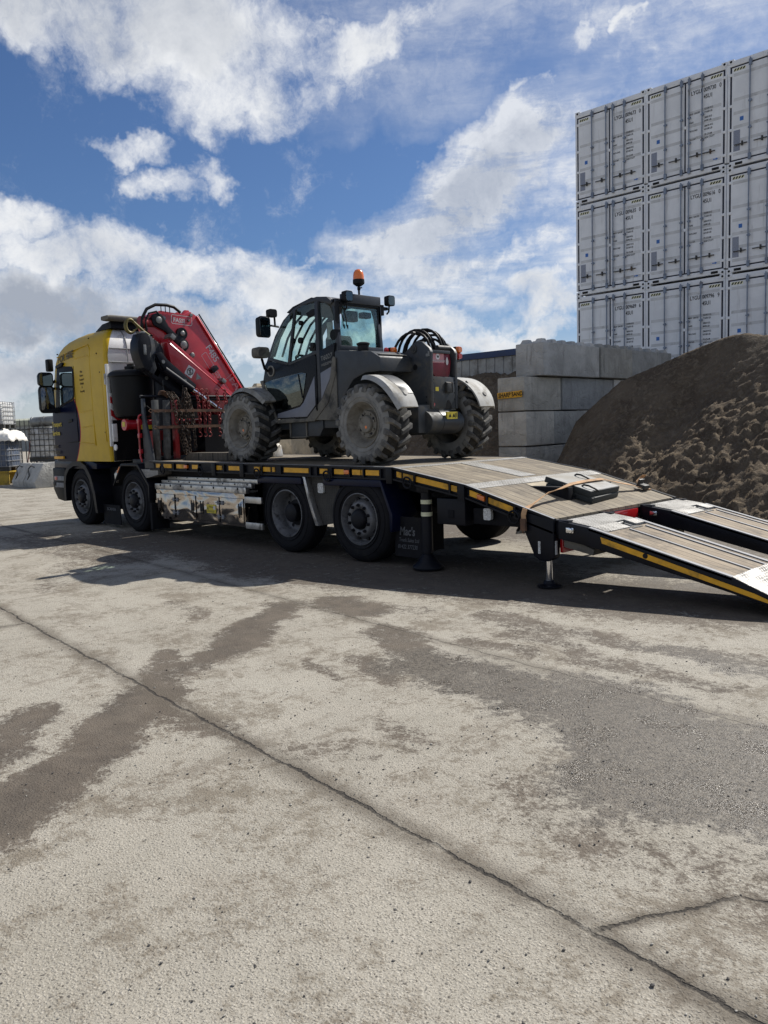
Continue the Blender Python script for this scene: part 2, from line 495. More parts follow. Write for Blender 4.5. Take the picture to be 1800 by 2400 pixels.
def concrete_block(tint=(1, 1, 1)):
    m, g, b = newmat('cast concrete')
    P = g.pos(); rnd = g.n('ShaderNodeObjectInfo').outputs['Random']
    n = g.noise(P, 1.8, 8, .68, .5)
    p = g.sep(P)
    streak = g.noise(g.comb(g.m('MULTIPLY', p[0], 5), g.m('MULTIPLY', p[1], 5), g.m('MULTIPLY', p[2], .5)), 1.6, 6, .65)
    fine = g.noise(P, 34, 6, .7)
    c = g.mix(g.mr(n, .3, .7), (.46, .445, .41), (.70, .68, .63))
    c = g.mix(g.mr(streak, .55, .75, 0, .6), c, (.13, .125, .115))
    c = g.mix(g.m('MULTIPLY', rnd, .9), c, g.mix(1, c, (.55, .57, .59), 'MULTIPLY'))
    c = g.mix(g.mr(fine, .55, .8, 0, .4), c, (.5, .5, .47))
    c = g.mix(1, c, tint, 'MULTIPLY')
    g.put(b.inputs['Base Color'], c); b.inputs['Roughness'].default_value = .88
    crease = g.vor(g.vm('ADD', P, g.vm('SCALE', g.noise(P, 3, 3, .6, 0, 'Color'), scale=.35)), 2.1, 'DISTANCE_TO_EDGE')
    h = g.m('ADD', g.m('MULTIPLY', g.noise(P, 7, 6, .65), 1.0), g.m('MULTIPLY', g.mr(crease, 0, .05), .16))
    g.put(b.inputs['Normal'], g.bump(h, .8, .05))
    return m
M['block'] = concrete_block()
BLOCKS = [M['block'], concrete_block((.74, .76, .78)), concrete_block((.92, .88, .80)), concrete_block((.62, .62, .60))]
M['beige_block'] = pmat('beige concrete', (.42, .36, .26), .85, 0, .15, 4, dirt=(.25, .22, .17), damt=.3, bump=.3, bscale=20)
M['panel_wall'] = pmat('ribbed concrete panel', (.36, .36, .34), .85, 0, .15, 3, dirt=(.2, .19, .17), damt=.35, bump=.25, bscale=20)

def sand():
    m, g, b = newmat('damp sharp sand')
    P = g.pos()
    n = g.noise(P, 1.3, 8, .65, .6); f = g.noise(P, 26, 8, .75); cl = g.noise(P, 7, 6, .7, 1.)
    c = g.mix(g.mr(n, .3, .7), (.082, .060, .040), (.145, .112, .077))
    c = g.mix(g.mr(cl, .45, .72), c, (.20, .158, .108))
    c = g.mix(g.mr(f, .5, .8, 0, .7), c, (.26, .22, .165))
    g.put(b.inputs['Base Color'], c); b.inputs['Roughness'].default_value = .95
    b.inputs['Specular IOR Level'].default_value = .2
    h = g.m('ADD', g.m('MULTIPLY', cl, 1.2), g.m('MULTIPLY', f, .45))
    g.put(b.inputs['Normal'], g.bump(h, .9, .05))
    return m
M['sand'] = sand()

def container_paint():
    m, g, b = newmat('container paint')
    P = g.pos(); p = g.sep(P); rnd = g.n('ShaderNodeObjectInfo').outputs['Random']
    n = g.noise(P, 2, 7, .65, .4)
    st = g.noise(g.comb(g.m('MULTIPLY', p[0], 9), p[1], g.m('MULTIPLY', p[2], .7)), 1.3, 6, .65)
    c = g.mix(g.mr(n, .3, .7), (.70, .72, .745), (.79, .81, .835))
    c = g.mix(g.mr(st, .55, .8, 0, .45), c, (.34, .34, .33))
    g.put(b.inputs['Base Color'], c); b.inputs['Roughness'].default_value = .5
    return m
M['cont'] = container_paint()
M['cont_band'] = pmat('container panel recess', (.58, .59, .60), .55, 0, .1, 3, dirt=(.3, .3, .29), damt=.2)
M['gasket'] = pmat('door gasket', (.010, .014, .035), .6, 0, .15)
M['rod'] = pmat('locking bar', (.20, .24, .31), .5, .3, .2, 8, dirt=(.12, .1, .08), damt=.15)
M['dark_iron'] = pmat('dark iron', (.05, .05, .048), .6, .3, .3, 12, dirt=(.15, .1, .06), damt=.2)
M['decal_blue'] = pmat('blue decal', (.03, .14, .45), .5, 0, .1)
M['plate_grey'] = pmat('data plate', (.24, .25, .29), .4, .5, .25, 60)
# ---------------------------------------------------------------- sky, sun, camera
SUN = V((.085, .99, 1.0)).normalized()
el = math.asin(SUN.z); az = math.atan2(SUN.x, SUN.y)

def make_world():
    w = bpy.data.worlds.new('World'); SC.world = w; w.use_nodes = True
    nt = w.node_tree; g = G(nt)
    bg = nt.nodes['Background']
    sky = g.n('ShaderNodeTexSky', sky_type='NISHITA')
    sky.sun_disc = False; sky.sun_elevation = el; sky.sun_rotation = az
    sky.altitude = 30; sky.air_density = 1.0; sky.dust_density = .6; sky.ozone_density = 2.2
    d = g.coord('Generated')
    d = g.vm('NORMALIZE', d)
    z = g.sep(d)[2]
    # clouds: a thin layer seen in perspective, warped by noise
    wv = g.noise(d, 5.5, 6, .62, 0, 'Color')
    wv2 = g.noise(d, 22, 4, .6, 0, 'Color')
    dw = g.vm('ADD', d, g.vm('SCALE', g.vm('SUBTRACT', wv, (.5, .5, .5)), scale=.16))
    dw = g.vm('ADD', dw, g.vm('SCALE', g.vm('SUBTRACT', wv2, (.5, .5, .5)), scale=.05))
    zz = g.m('MAXIMUM', g.m('ADD', z, .12), .02)
    cp = g.vm('DIVIDE', d, g.comb(zz, zz, zz))
    f1 = g.noise(cp, 2.2, 9, .6, .3)
    f2 = g.noise(d, 11, 8, .62, .3)
    f3 = g.noise(g.vm('ADD', d, (3.1, .7, 1.9)), 4.5, 6, .6, .5)
    def blob(c, rx, ry, ang, s, soft=False):
        c = V(c).normalized()
        r = c.cross(V((0, 0, 1))).normalized(); u = r.cross(c).normalized()
        t = R(-ang)   # picture angles run clockwise
        a = r*math.cos(t) + u*math.sin(t); b = -r*math.sin(t) + u*math.cos(t)
        src = dw
        x = g.m('DIVIDE', g.m('SUBTRACT', g.vm('DOT_PRODUCT', src, tuple(a)), a.dot(c)), rx)
        y = g.m('DIVIDE', g.m('SUBTRACT', g.vm('DOT_PRODUCT', src, tuple(b)), b.dot(c)), ry)
        q = g.m('SUBTRACT', 1, g.m('ADD', g.m('MULTIPLY', x, x), g.m('MULTIPLY', y, y)), clamp=False)
        q = g.m('MULTIPLY', g.m('MAXIMUM', q, 0), s)
        # only on the side the blob faces
        return g.m('MULTIPLY', q, g.m('GREATER_THAN', g.vm('DOT_PRODUCT', d, tuple(c)), .5))
    hard = None; thin = None
    for c, rx, ry, ang, s in CLOUDS:
        q = blob(c, rx, ry, ang, s); hard = q if hard is None else g.m('MAXIMUM', hard, q)
    for c, rx, ry, ang, s in VEILS:
        q = blob(c, rx, ry, ang, s); thin = q if thin is None else g.m('MAXIMUM', thin, q)
    grey = None
    for c, rx, ry, ang, s in GREYS:
        q = blob(c, rx, ry, ang, s); grey = q if grey is None else g.m('MAXIMUM', grey, q)
    # behind the camera: unseen broken cloud, added as fill light for the front faces
    back = g.m('MULTIPLY', g.mr(g.vm('DOT_PRODUCT', d, (-.709, .705, 0)), .45, .1), .42)
    a = g.m('ADD', g.m('ADD', hard, back), g.m('MULTIPLY', g.m('SUBTRACT', f2, .5), 1.9))
    f4 = g.noise(dw, 34, 7, .68, .4)
    a = g.m('ADD', a, g.m('ADD', g.m('MULTIPLY', g.m('SUBTRACT', f1, .5), .7), g.m('MULTIPLY', g.m('SUBTRACT', f4, .5), .85)))
    alpha = g.mr(a, .04, 1.12)
    wisp = g.noise(g.mapv(d, (3, 3, 14), (0, R(28), R(40))), 2.6, 8, .68, .3)
    thin = g.m('MULTIPLY', thin, g.mr(wisp, .34, .62, .55, 1.15))
    v = g.m('MULTIPLY', thin, g.mr(g.m('ADD', f1, g.m('ADD', g.m('MULTIPLY', f2, .5), g.m('MULTIPLY', f4, .4))), .70, 1.15, .35, 1.6))
    alpha = g.m('MAXIMUM', alpha, g.m('MINIMUM', v, .84))
    haze = g.mr(z, .16, 0, 0, .5)
    alpha = g.m('MAXIMUM', alpha, haze)
    alpha = g.m('MULTIPLY', alpha, g.m('GREATER_THAN', z, -.02))
    lit = g.m('ADD', g.m('MULTIPLY', g.m('SUBTRACT', f3, .5), 1.5), g.m('MULTIPLY', g.m('SUBTRACT', f2, .5), 1.6))
    lit = g.m('SUBTRACT', g.m('ADD', lit, .80), g.m('MULTIPLY', grey, 1.0), clamp=True)
    edge = g.mr(a, .35, 1.5, .30, -.16)
    lit = g.m('ADD', lit, g.m('MULTIPLY', g.m('SUBTRACT', f4, .5), .6))
    lit = g.m('ADD', lit, edge, clamp=True)
    ccol = g.mix(lit, (.42, .465, .55), (.95, .97, 1.0))
    csc = g.vm('SCALE', ccol, scale=CLOUD_GAIN)
    tint = g.mix(1., sky.outputs[0], SKY_TINT, 'MULTIPLY')
    col = g.mix(alpha, tint, csc)
    g.put(bg.inputs['Color'], col)
    bg.inputs['Strength'].default_value = SKY_STRENGTH

SKY_STRENGTH = .10
CLOUD_GAIN = 7.3
SKY_TINT = (.375, .485, .65)
CLOUDS = [((-.764,.49,.42),.25,.085,8,1.0),((-.754,.549,.361),.105,.055,0,.95),((-.653,.634,.413),.095,.035,-25,.9),((-.85,.34,.42),.12,.05,0,.9),
 ((-.831,.456,.317),.045,.02,0,.75),((-.827,.487,.281),.048,.025,0,.8),((-.798,.525,.295),.034,.023,0,.75),
 ((-.9,.364,.24),.075,.03,10,.95),((-.874,.444,.197),.22,.05,5,1.0),((-.79,.587,.18),.13,.055,10,1.0),((-.91,.393,.136),.18,.062,0,1.0),
 ((-.833,.541,.118),.22,.055,0,1.0),((-.937,.342,.071),.12,.05,0,1.0),((-.756,.635,.161),.09,.048,0,1.0),
 ((-.662,.74,.117),.09,.035,0,.95),((-.604,.79,.104),.09,.03,0,1.0),((-.536,.832,.143),.06,.045,0,1.0),((-.559,.822,.106),.075,.03,0,1.0),
 ((-.465,.794,.392),.036,.014,-20,.75),((-.426,.816,.391),.018,.014,0,.75),((-.54,.763,.355),.03,.016,0,.75),((-.744,.635,.208),.04,.011,0,.7)]
VEILS = [((-.593,.757,.273),.19,.065,-32,1.0),((-.512,.79,.336),.11,.045,-20,1.1),((-.656,.723,.218),.14,.035,0,.8),((-.559,.806,.197),.085,.02,-8,.95),
 ((-.625,.761,.174),.2,.05,0,.6),((-.45,.861,.236),.14,.11,0,.9),((-.43,.81,.40),.16,.10,-30,.6),((-.58,.69,.43),.34,.12,0,.30)]
GREYS = [((-.92,.37,.14),.12,.045,5,1.0),((-.80,.44,.44),.20,.07,5,.5),((-.60,.75,.25),.14,.045,-30,.7),((-.86,.49,.12),.16,.04,0,.55),((-.90,.37,.075),.16,.04,0,.6),((-.66,.74,.20),.12,.04,0,.35)]
make_world()

sd = bpy.data.lights.new('sun', 'SUN'); sd.energy = 5.0; sd.angle = R(.53); sd.color = (1, .955, .88)
so = bpy.data.objects.new('sun', sd); COL.objects.link(so)
so.rotation_euler = (-SUN).to_track_quat('-Z', 'Y').to_euler()
so.location = (0, 30, 30)

cd = bpy.data.cameras.new('camera'); co = bpy.data.objects.new('camera', cd); COL.objects.link(co); SC.camera = co
cd.sensor_fit = 'VERTICAL'; cd.sensor_height = 24; cd.lens = 1902.4*24/2400
cd.clip_start = .05; cd.clip_end = 3000
yaw, pit, rol = .7884, -.1029, -.0328
fw = V((-math.sin(yaw)*math.cos(pit), math.cos(yaw)*math.cos(pit), math.sin(pit)))
rt = V((math.cos(yaw), math.sin(yaw), 0)); upv = rt.cross(fw)
r2 = rt*math.cos(rol) + upv*math.sin(rol); u2 = -rt*math.sin(rol) + upv*math.cos(rol)
co.matrix_world = Matrix(((r2.x, u2.x, -fw.x, 14.3236), (r2.y, u2.y, -fw.y, -6.4848), (r2.z, u2.z, -fw.z, 1.5767), (0, 0, 0, 1)))

# ---------------------------------------------------------------- ground
def seg_d(p, a, b):
    ax, ay = a; bx, by = b; dx, dy = bx-ax, by-ay
    t = max(0, min(1, ((p[0]-ax)*dx+(p[1]-ay)*dy)/(dx*dx+dy*dy+1e-9)))
    return math.hypot(p[0]-ax-t*dx, p[1]-ay-t*dy)

def poly_d(p, pl):
    return min(seg_d(p, pl[i], pl[i+1]) for i in range(len(pl)-1))

MUD_SHADE = [([(8.55,-2.05),(9.0,-2.65),(9.40,-3.3)], .17, .9), ([(9.40,-3.3),(9.52,-3.75),(9.85,-4.1)], .15, .75), ([(9.05,-3.55),(9.5,-3.75)], .08, .7),
       ([(9.85,-4.1),(10.2,-4.5),(10.6,-4.98),(10.95,-5.6),(11.2,-6.4)], .19, 1.0), ([(9.6,-4.75),(10.05,-5.1),(10.4,-5.9)], .14, .8),
       ([(9.6,-3.85),(10.3,-4.2),(10.9,-4.25)], .10, .55), ([(8.75,-1.62),(9.25,-1.72)], .22, .85), ([(9.2,-1.65),(9.6,-1.45)], .16, .5),
       ([(9.9,-2.15),(10.3,-2.3),(10.75,-2.55)], .16, .75), ([(10.3,-2.75),(10.8,-2.95)], .12, .6), ([(10.6,-1.9),(11.0,-1.95)], .12, .6), ([(10.2,-1.2),(10.9,-1.35),(11.8,-1.3),(12.4,-1.2)], .14, .6),
       ([(10.7,-1.5),(11.4,-1.75),(12.4,-1.9)], .10, .55), ([(12.3,-3.75),(12.9,-3.85),(13.6,-3.7)], .2, .4), ([(11.4,-3.5),(11.6,-3.55)], .14, .45),
       ([(10.1,-3.05),(10.5,-3.15)], .05, .6), ([(7.6,-2.6),(8.3,-2.75)], .08, .45), ([(5.2,-2.7),(5.9,-3.1)], .14, .4), ([(3.5,-1.6),(5.0,-2.3)], .3, .4), ([(11.2,-4.1),(11.5,-3.9)], .12, .35),
       ([(4.2,-.4),(7.8,-.8)], .5, .8), ([(2.5,-.5),(9,.4)], .8, .75), ([(6.5,-1.1),(8.6,-.7)], .35, .7), ([(8.5,-.3),(12.3,.5)], .7, .85), ([(.5,-1.3),(4.5,-1.5)], .5, .55), ([(9.2,3.4),(12,4.5)], 1.2, .7), ([(6,3.5),(9,5.2)], 1.6, .8), ([(-3,5),(6,6)], 1.5, .7)]  # runs under and before the truck: mud plus shade painted into the ground colour
WET_SHADE = [([(10.75,-2.6),(11.5,-2.6),(12.3,-2.72),(13.2,-3.05)], .24, .85), ([(11.9,-2.55),(12.6,-2.75),(13.4,-3.1)], .34, 1.0), ([(12.4,-2.75),(12.75,-3.3)], .3, .95), ([(11.75,-1.25),(12.6,-1.45)], .12, .65), ([(9.0,.2),(12.5,1.2)], .5, .45)]  # last run, below the ramps, paints in shade along with the damp

def ground():
    def axis(lo, hi, a, b, step, grow=1.25):
        xs = []; x = a
        while x < b: xs.append(x); x += step
        s = step; x = xs[-1]
        while x < hi: s *= grow; x += s; xs.append(x)
        s = step; x = a; pre = []
        while x > lo: s *= grow; x -= s; pre.append(x)
        return pre[::-1] + xs
    xs = axis(-900, 900, 5.0, 14.6, .05); ys = axis(-900, 900, -6.6, .4, .05)
    vs, mud_shade, wet = [], [], []
    for y in ys:
        for x in xs:
            near = -1 < x < 16 and -8 < y < 9
            h = 0
            if near:
                h = .004*mnoise.noise((x*1.1, y*1.1, 3)) + .002*mnoise.noise((x*4, y*4, 7))
            vs.append((x, y, h))
            a = w = 0.
            if -6 < x < 15 and -8 < y < 9:
                q = (x + .16*mnoise.noise((x*2.2, y*2.2, 0)) + .05*mnoise.noise((x*8, y*8, 5)), y + .16*mnoise.noise((x*2.2, y*2.2, 9)) + .05*mnoise.noise((x*8, y*8, 2)))
                for pl, r, s in MUD_SHADE:
                    dd = poly_d(q, pl)
                    if dd < r*1.7: a = max(a, s*min(1, max(0, (1.7*r-dd)/(1.0*r))))
                for pl, r, s in WET_SHADE:
                    dd = poly_d(q, pl)
                    if dd < r*2: w = max(w, s*min(1, max(0, (2.0*r-dd)/(1.5*r))))
            mud_shade.append(a); wet.append(w)
    n = len(xs)
    fs = [(j*n+i, j*n+i+1, (j+1)*n+i+1, (j+1)*n+i) for j in range(len(ys)-1) for i in range(n-1)]
    me = bpy.data.meshes.new('ground'); me.from_pydata(vs, [], fs)
    for nm, dat in (('mud', mud_shade), ('wet', wet)):
        at = me.attributes.new(nm, 'FLOAT', 'POINT'); at.data.foreach_set('value', dat)
    me.polygons.foreach_set('use_smooth', [True]*len(fs))
    m, g, b = newmat('worn concrete yard')
    P = g.pos(); p = g.sep(P)
    at1 = g.n('ShaderNodeAttribute', attribute_name='mud').outputs['Fac']
    at2 = g.n('ShaderNodeAttribute', attribute_name='wet').outputs['Fac']
    big = g.noise(P, .55, 7, .62, .4); mid = g.noise(P, 3.2, 8, .7, .3); fine = g.noise(P, 48, 6, .72)
    # exposed aggregate
    pv = g.vm('ADD', P, g.vm('SCALE', g.noise(P, 60, 2, .5, 0, 'Color'), scale=.016))
    st = g.n('ShaderNodeTexVoronoi'); g.put(st.inputs['Vector'], pv); st.inputs['Scale'].default_value = 88
    sd_, sc = st.outputs['Distance'], st.outputs['Color']
    tone = g.sep(sc)[0]
    c = g.mix(g.mr(big, .3, .7), (.285, .262, .215), (.365, .339, .285))
    c = g.mix(g.mr(mid, .35, .7, 0, .45), c, (.39, .355, .295))
    peb = g.mix(g.mr(tone, .0, 1.), (.16, .14, .11), (.47, .435, .37))
    c = g.mix(g.m('MULTIPLY', g.mr(sd_, .55, .2), .5), c, peb)
    speck = g.noise(P, 170, 4, .7)
    c = g.mix(g.mr(speck, .55, .68, 0, .7), c, (.58, .54, .465))
    c = g.mix(g.mr(speck, .46, .34, 0, .85), c, (.075, .063, .048))
    dark = g.m('MULTIPLY', g.m('GREATER_THAN', g.sep(sc)[1], .955), g.mr(sd_, .45, .3))
    c = g.mix(g.m('MULTIPLY', dark, .75), c, (.055, .05, .045))
    c = g.mix(g.mr(fine, .42, .30, 0, .55), c, (.10, .088, .072))
    # old stains with a shape of their own
    smudge = g.noise(g.vm('ADD', P, (31, 7, 0)), .9, 9, .74, .3)
    c = g.mix(g.m('MULTIPLY', g.mr(g.m('ADD', smudge, g.m('MULTIPLY', g.m('SUBTRACT', fine, .5), .4)), .54, .70, 0, .62), g.mr(fine, .25, .6, .5, 1.)), c, (.145, .116, .084))
    sm2 = g.noise(g.mapv(P, (.35, 1.5, 1), (0, 0, -.35), (5, 3, 0)), 1.5, 9, .75, .6)
    c = g.mix(g.m('MULTIPLY', g.mr(sm2, .54, .72, 0, .6), g.mr(fine, .3, .6, .3, 1.)), c, (.12, .098, .072))
    n14 = g.noise(g.vm('ADD', P, (4, 9, 0)), 13, 6, .7, .5)
    brk = g.m('ADD', g.m('MULTIPLY', g.m('SUBTRACT', n14, .5), .55), g.m('MULTIPLY', g.m('SUBTRACT', fine, .5), .50))
    dirt1 = g.m('ADD', g.noise(g.vm('ADD', P, (11, 2, 0)), 1.7, 8, .66, .15), brk)
    c = g.mix(g.mr(dirt1, .48, .66, 0, .74), c, (.150, .124, .090))
    dirt2 = g.m('ADD', g.noise(g.mapv(P, (1, .16, 1), (0, 0, .55), (2, 8, 0)), 3.6, 8, .7, .1), g.m('MULTIPLY', brk, .8))
    c = g.mix(g.m('MULTIPLY', g.mr(dirt2, .53, .68, 0, .6), g.mr(speck, .3, .6, .5, 1.)), c, (.145, .12, .09))
    c = g.mix(g.mr(g.noise(P, 21, 5, .75), .57, .72, 0, .5), c, (.47, .43, .355))
    mm = g.m('ADD', at1, g.m('MULTIPLY', g.m('SUBTRACT', mid, .5), 1.4))
    mm = g.m('ADD', mm, g.m('ADD', g.m('MULTIPLY', g.m('SUBTRACT', fine, .5), 1.6), g.m('MULTIPLY', g.m('SUBTRACT', n14, .5), 1.5)))
    mm = g.m('MULTIPLY', g.mr(mm, .20, .70), g.mr(at1, .03, .25))
    c = g.mix(g.m('MULTIPLY', mm, .93), c, g.mix(g.mr(mid, .3, .7), (.062, .049, .037), (.12, .097, .073)))
    ww = g.m('ADD', at2, g.m('MULTIPLY', g.m('SUBTRACT', mid, .5), 1.9))
    ww = g.m('ADD', ww, g.m('ADD', g.m('MULTIPLY', g.m('SUBTRACT', fine, .5), 1.2), g.m('MULTIPLY', g.m('SUBTRACT', n14, .5), 1.8)))
    ww = g.m('MULTIPLY', g.mr(ww, .20, .62), g.mr(at2, .03, .3))
    c = g.mix(g.m('MULTIPLY', ww, .92), c, g.mix(g.mr(tone, 0, 1), (.05, .042, .032), (.14, .12, .093)))
    # slab joints and cracks (world metres)
    jn = g.m('MULTIPLY', g.m('SUBTRACT', g.noise(P, 3.5, 5, .7), .5), .10)
    jf = g.m('MULTIPLY', g.m('SUBTRACT', g.noise(P, 30, 3, .6), .5), .02)
    jn = g.m('ADD', jn, jf)
    def line(x0, y0, x1, y1, w, soft, k=1.):
        L = math.hypot(x1-x0, y1-y0); tx, ty = (x1-x0)/L, (y1-y0)/L
        ax = g.m('SUBTRACT', p[0], x0); ay = g.m('SUBTRACT', p[1], y0)
        t = g.m('ADD', g.m('MULTIPLY', ax, tx), g.m('MULTIPLY', ay, ty))
        dd = g.m('ABSOLUTE', g.m('ADD', g.m('SUBTRACT', g.m('MULTIPLY', ay, tx), g.m('MULTIPLY', ax, ty)), jn))
        on = g.m('MULTIPLY', g.mr(t, -.03, .03), g.mr(t, L+.03, L-.03))
        return g.m('MULTIPLY', g.m('MULTIPLY', g.mr(dd, w, w*.35), on), g.mr(mid, .3, .62, k*.4, k)), g.m('MULTIPLY', g.mr(dd, soft, 0, 0, .4+.6*k), on)
    core = halo = None
    for a in ((7.2,-3.83,18,-4.85,.014,.14),(7.2,-3.83,-3,-2.9,.012,.12),(5.2,-1.52,18,-2.9,.012,.12,.5),(5.2,-1.52,-6,-.5,.010,.1),(7.22,-3.83,6.75,-9,.014,.12),(13.06,-4.38,13.33,-3.9,.010,.06),(13.33,-3.9,13.75,-3.72,.010,.06),(13.75,-3.72,14.4,-3.0,.010,.06),(-3,1.5,-2.5,-9,.012,.1)):
        k, h = line(*a)
        core = k if core is None else g.m('MAXIMUM', core, k); halo = h if halo is None else g.m('MAXIMUM', halo, h)
    hh = g.m('MULTIPLY', halo, g.mr(mid, .28, .55))
    c = g.mix(g.m('MULTIPLY', hh, .8), c, (.10, .083, .062))
    c = g.mix(g.m('MULTIPLY', core, g.mr(fine, .3, .6, .45, .95)), c, (.022, .019, .016))
    g.put(b.inputs['Base Color'], c)
    r = g.mix(ww, .88, g.mix(g.mr(mid, .46, .60), .5, .24))
    r = g.mix(g.m('MULTIPLY', mm, .6), r, .75)
    g.put(b.inputs['Roughness'], r)
    b.inputs['Specular IOR Level'].default_value = .35
    h = g.m('ADD', g.m('MULTIPLY', g.mr(sd_, .6, .1), .45), g.m('ADD', g.m('MULTIPLY', speck, .55), g.m('MULTIPLY', fine, .6)))
    h = g.m('SUBTRACT', h, g.m('MULTIPLY', core, 1.6))
    g.put(b.inputs['Normal'], g.bump(h, .75, .007))
    me.materials.append(m)
    o = bpy.data.objects.new('ground', me); COL.objects.link(o)
    tag(o, 'worn concrete yard with slab joints, muddy tyre marks and a wet patch', 'ground', kind='structure')
ground()

def gravel():
    mb = MB(); rng = random.Random(5)
    ico = [V(p).normalized() for p in ((0,0,1),(.9,0,.45),(.28,.85,.45),(-.72,.53,.45),(-.72,-.53,.45),(.28,-.85,.45),(.72,.53,-.45),(-.28,.85,-.45),(-.9,0,-.45),(-.28,-.85,-.45),(.72,-.53,-.45),(0,0,-1))]
    fc = [(0,1,2),(0,2,3),(0,3,4),(0,4,5),(0,5,1),(1,6,2),(2,7,3),(3,8,4),(4,9,5),(5,10,1),(6,7,2),(7,8,3),(8,9,4),(9,10,5),(10,6,1),(11,7,6),(11,8,7),(11,9,8),(11,10,9),(11,6,10)]
    for i in range(6500):
        x = rng.uniform(6.0, 14.6); y = rng.uniform(-6.4, -.6)
        near = math.hypot(x-13.6, y+5.6)
        if near > 3.4 and rng.random() < .62: continue
        if mnoise.noise((x*1.3, y*1.3, 4)) < -.15 and rng.random() < .7: continue
        s = rng.choice((.0018, .0022, .0026, .0032, .004)) * rng.uniform(.8, 1.35)
        if near < 3.4 and rng.random() < .02: s = rng.uniform(.005, .008)
        mb.cur = 0 if rng.random() < .72 else 1
        sc = (rng.uniform(.8, 1.5), rng.uniform(.8, 1.3), rng.uniform(.6, .9)); a = rng.uniform(0, 6.3); ca, sa = math.cos(a), math.sin(a)
        vs = []
        for q in ico:
            j = rng.uniform(.8, 1.2); u = V((q.x*sc[0], q.y*sc[1], q.z*sc[2]))*s*j
            vs.append((x+u.x*ca-u.y*sa, y+u.x*sa+u.y*ca, max(.001, s*.5+u.z)))
        mb.add(vs, fc)
    o = mb.build('loose_gravel', [pmat('dark pebble', (.075, .07, .065), .8, 0, .4, 20), pmat('pale pebble', (.33, .31, .27), .85, 0, .3, 20)], smooth=0)
    tag(o, 'loose dark pebbles scattered over the concrete yard', 'gravel', kind='stuff')
gravel()

# ---------------------------------------------------------------- sand heaps
def lerp_tab(t, x):
    if x <= t[0][0]: return t[0][1]
    for (a, va), (b, vb) in zip(t, t[1:]):
        if x <= b:
            k = (x-a)/(b-a); return va + (vb-va)*k
    return t[-1][1]

def heap(name, x0, x1, y0, y1, nx, ny, hf, label, grp=None):
    vs = []; fs = []
    for j in range(ny+1):
        for i in range(nx+1):
            x = x0+(x1-x0)*i/nx; y = y0+(y1-y0)*j/ny
            vs.append((x, y, max(-.03, hf(x, y))))
    for j in range(ny):
        for i in range(nx):
            a = j*(nx+1)+i
            q = (a, a+1, a+nx+2, a+nx+1)
            if max(vs[k][2] for k in q) > -.029: fs.append(q)
    me = bpy.data.meshes.new(name); me.from_pydata(vs, [], fs)
    me.polygons.foreach_set('use_smooth', [True]*len(fs)); me.materials.append(M['sand'])
    bm = bmesh.new(); bm.from_mesh(me)
    bmesh.ops.delete(bm, geom=[v for v in bm.verts if not v.link_faces], context='VERTS'); bm.to_mesh(me); bm.free()
    o = bpy.data.objects.new(name, me); COL.objects.link(o)
    tag(o, label, 'sand heap', grp)

ZR = [(3.37,.35),(3.55,.66),(3.75,1.0),(4.1,1.60),(4.43,1.86),(5.16,2.45),(6.57,3.0),(7.26,3.22),(7.73,3.27),(8.18,3.17),(9,3.2),(10,2.95),(11.2,2.2),(12.6,1.2),(14.2,0),(15,-.4)]
def clods(x, y, k=1.):
    q = V((x, y, 0))
    a = mnoise.fractal(q*1.1 + V((3, 1, 0)), 1, 2, 5)
    rd = mnoise.ridged_multi_fractal(V((x*1.6+y*.5, y*2.6-x*.3, 2)), 1, 2.1, 5, 1, 2)
    tb = mnoise.turbulence(V((x*5.5, y*6.5, 4)), 5, False)
    t2 = mnoise.turbulence(V((x*3.1+y*.8, y*5.2-x*.5, 9)), 6, True, noise_basis='PERLIN_ORIGINAL', amplitude_scale=.62, frequency_scale=2.1)
    t3 = mnoise.turbulence(V((x*12, y*14, 8)), 4, True)
    return k*(.05*a + .02*(rd-1.2) + .055*(tb-.5) + .085*(t2-.9) + .05*(t3-.7))
def heap_a(x, y):
    zr = lerp_tab(ZR, x)
    yr = 10.3 + .25*math.sin(x*1.1)
    if y < yr:
        s = 1.0 + .07*math.sin(x*1.7+1); d = yr-y
        h = zr - (s*d if d < 1.25 else s*1.25 + (.70+.05*math.sin(x*2.3))*(d-1.25))
        h += .16*math.exp(-((x-8.3)/.8)**2)*math.sin(max(0, min(1, (yr-y)/3.5))*3.14)
        h -= .22*math.exp(-((x-7.0)/.45)**2)*math.sin(max(0, min(1, (yr-y)/3.2))*3.14)
        h -= .18*math.exp(-((x-9.6)/.5)**2)*math.sin(max(0, min(1, (yr-y)/3.2))*3.14)
    else:
        h = zr - .55*(y-yr)
    k = min(1, max(.12, (yr-y)/1.6)) * (1.25 if y < 8.8 else 1.)
    h += clods(x, y, k)
    toe = max(0, .5-h)
    return h + .02*toe
heap('sand_heap', 3.37, 15, 5.6, 16.5, 300, 270, heap_a, 'large brown heap of damp sharp sand in front of the stacked containers')
ZL = [(-5,1.2),(-3.5,2.2),(-2,2.9),(-.6,3.02),(.1,3.1),(.5,2.98),(1,3.05),(2.0,2.6),(2.7,2.3)]
def heap_b(x, y):
    zr = lerp_tab(ZL, x)
    h = zr - .8*max(0, 11.9-y)
    return h + clods(x+20, y, .9)
heap('sand_heap', -5, 2.54, 7.2, 12.34, 150, 110, heap_b, 'lower sand heap behind the telehandler against the blue capped wall')
# ---------------------------------------------------------------- recovery truck
TR = empty('flatbed_truck', (3.2, 1.27, 0), 'yellow and navy four axle flatbed truck with a red folding crane and lowered loading ramps', 'truck')

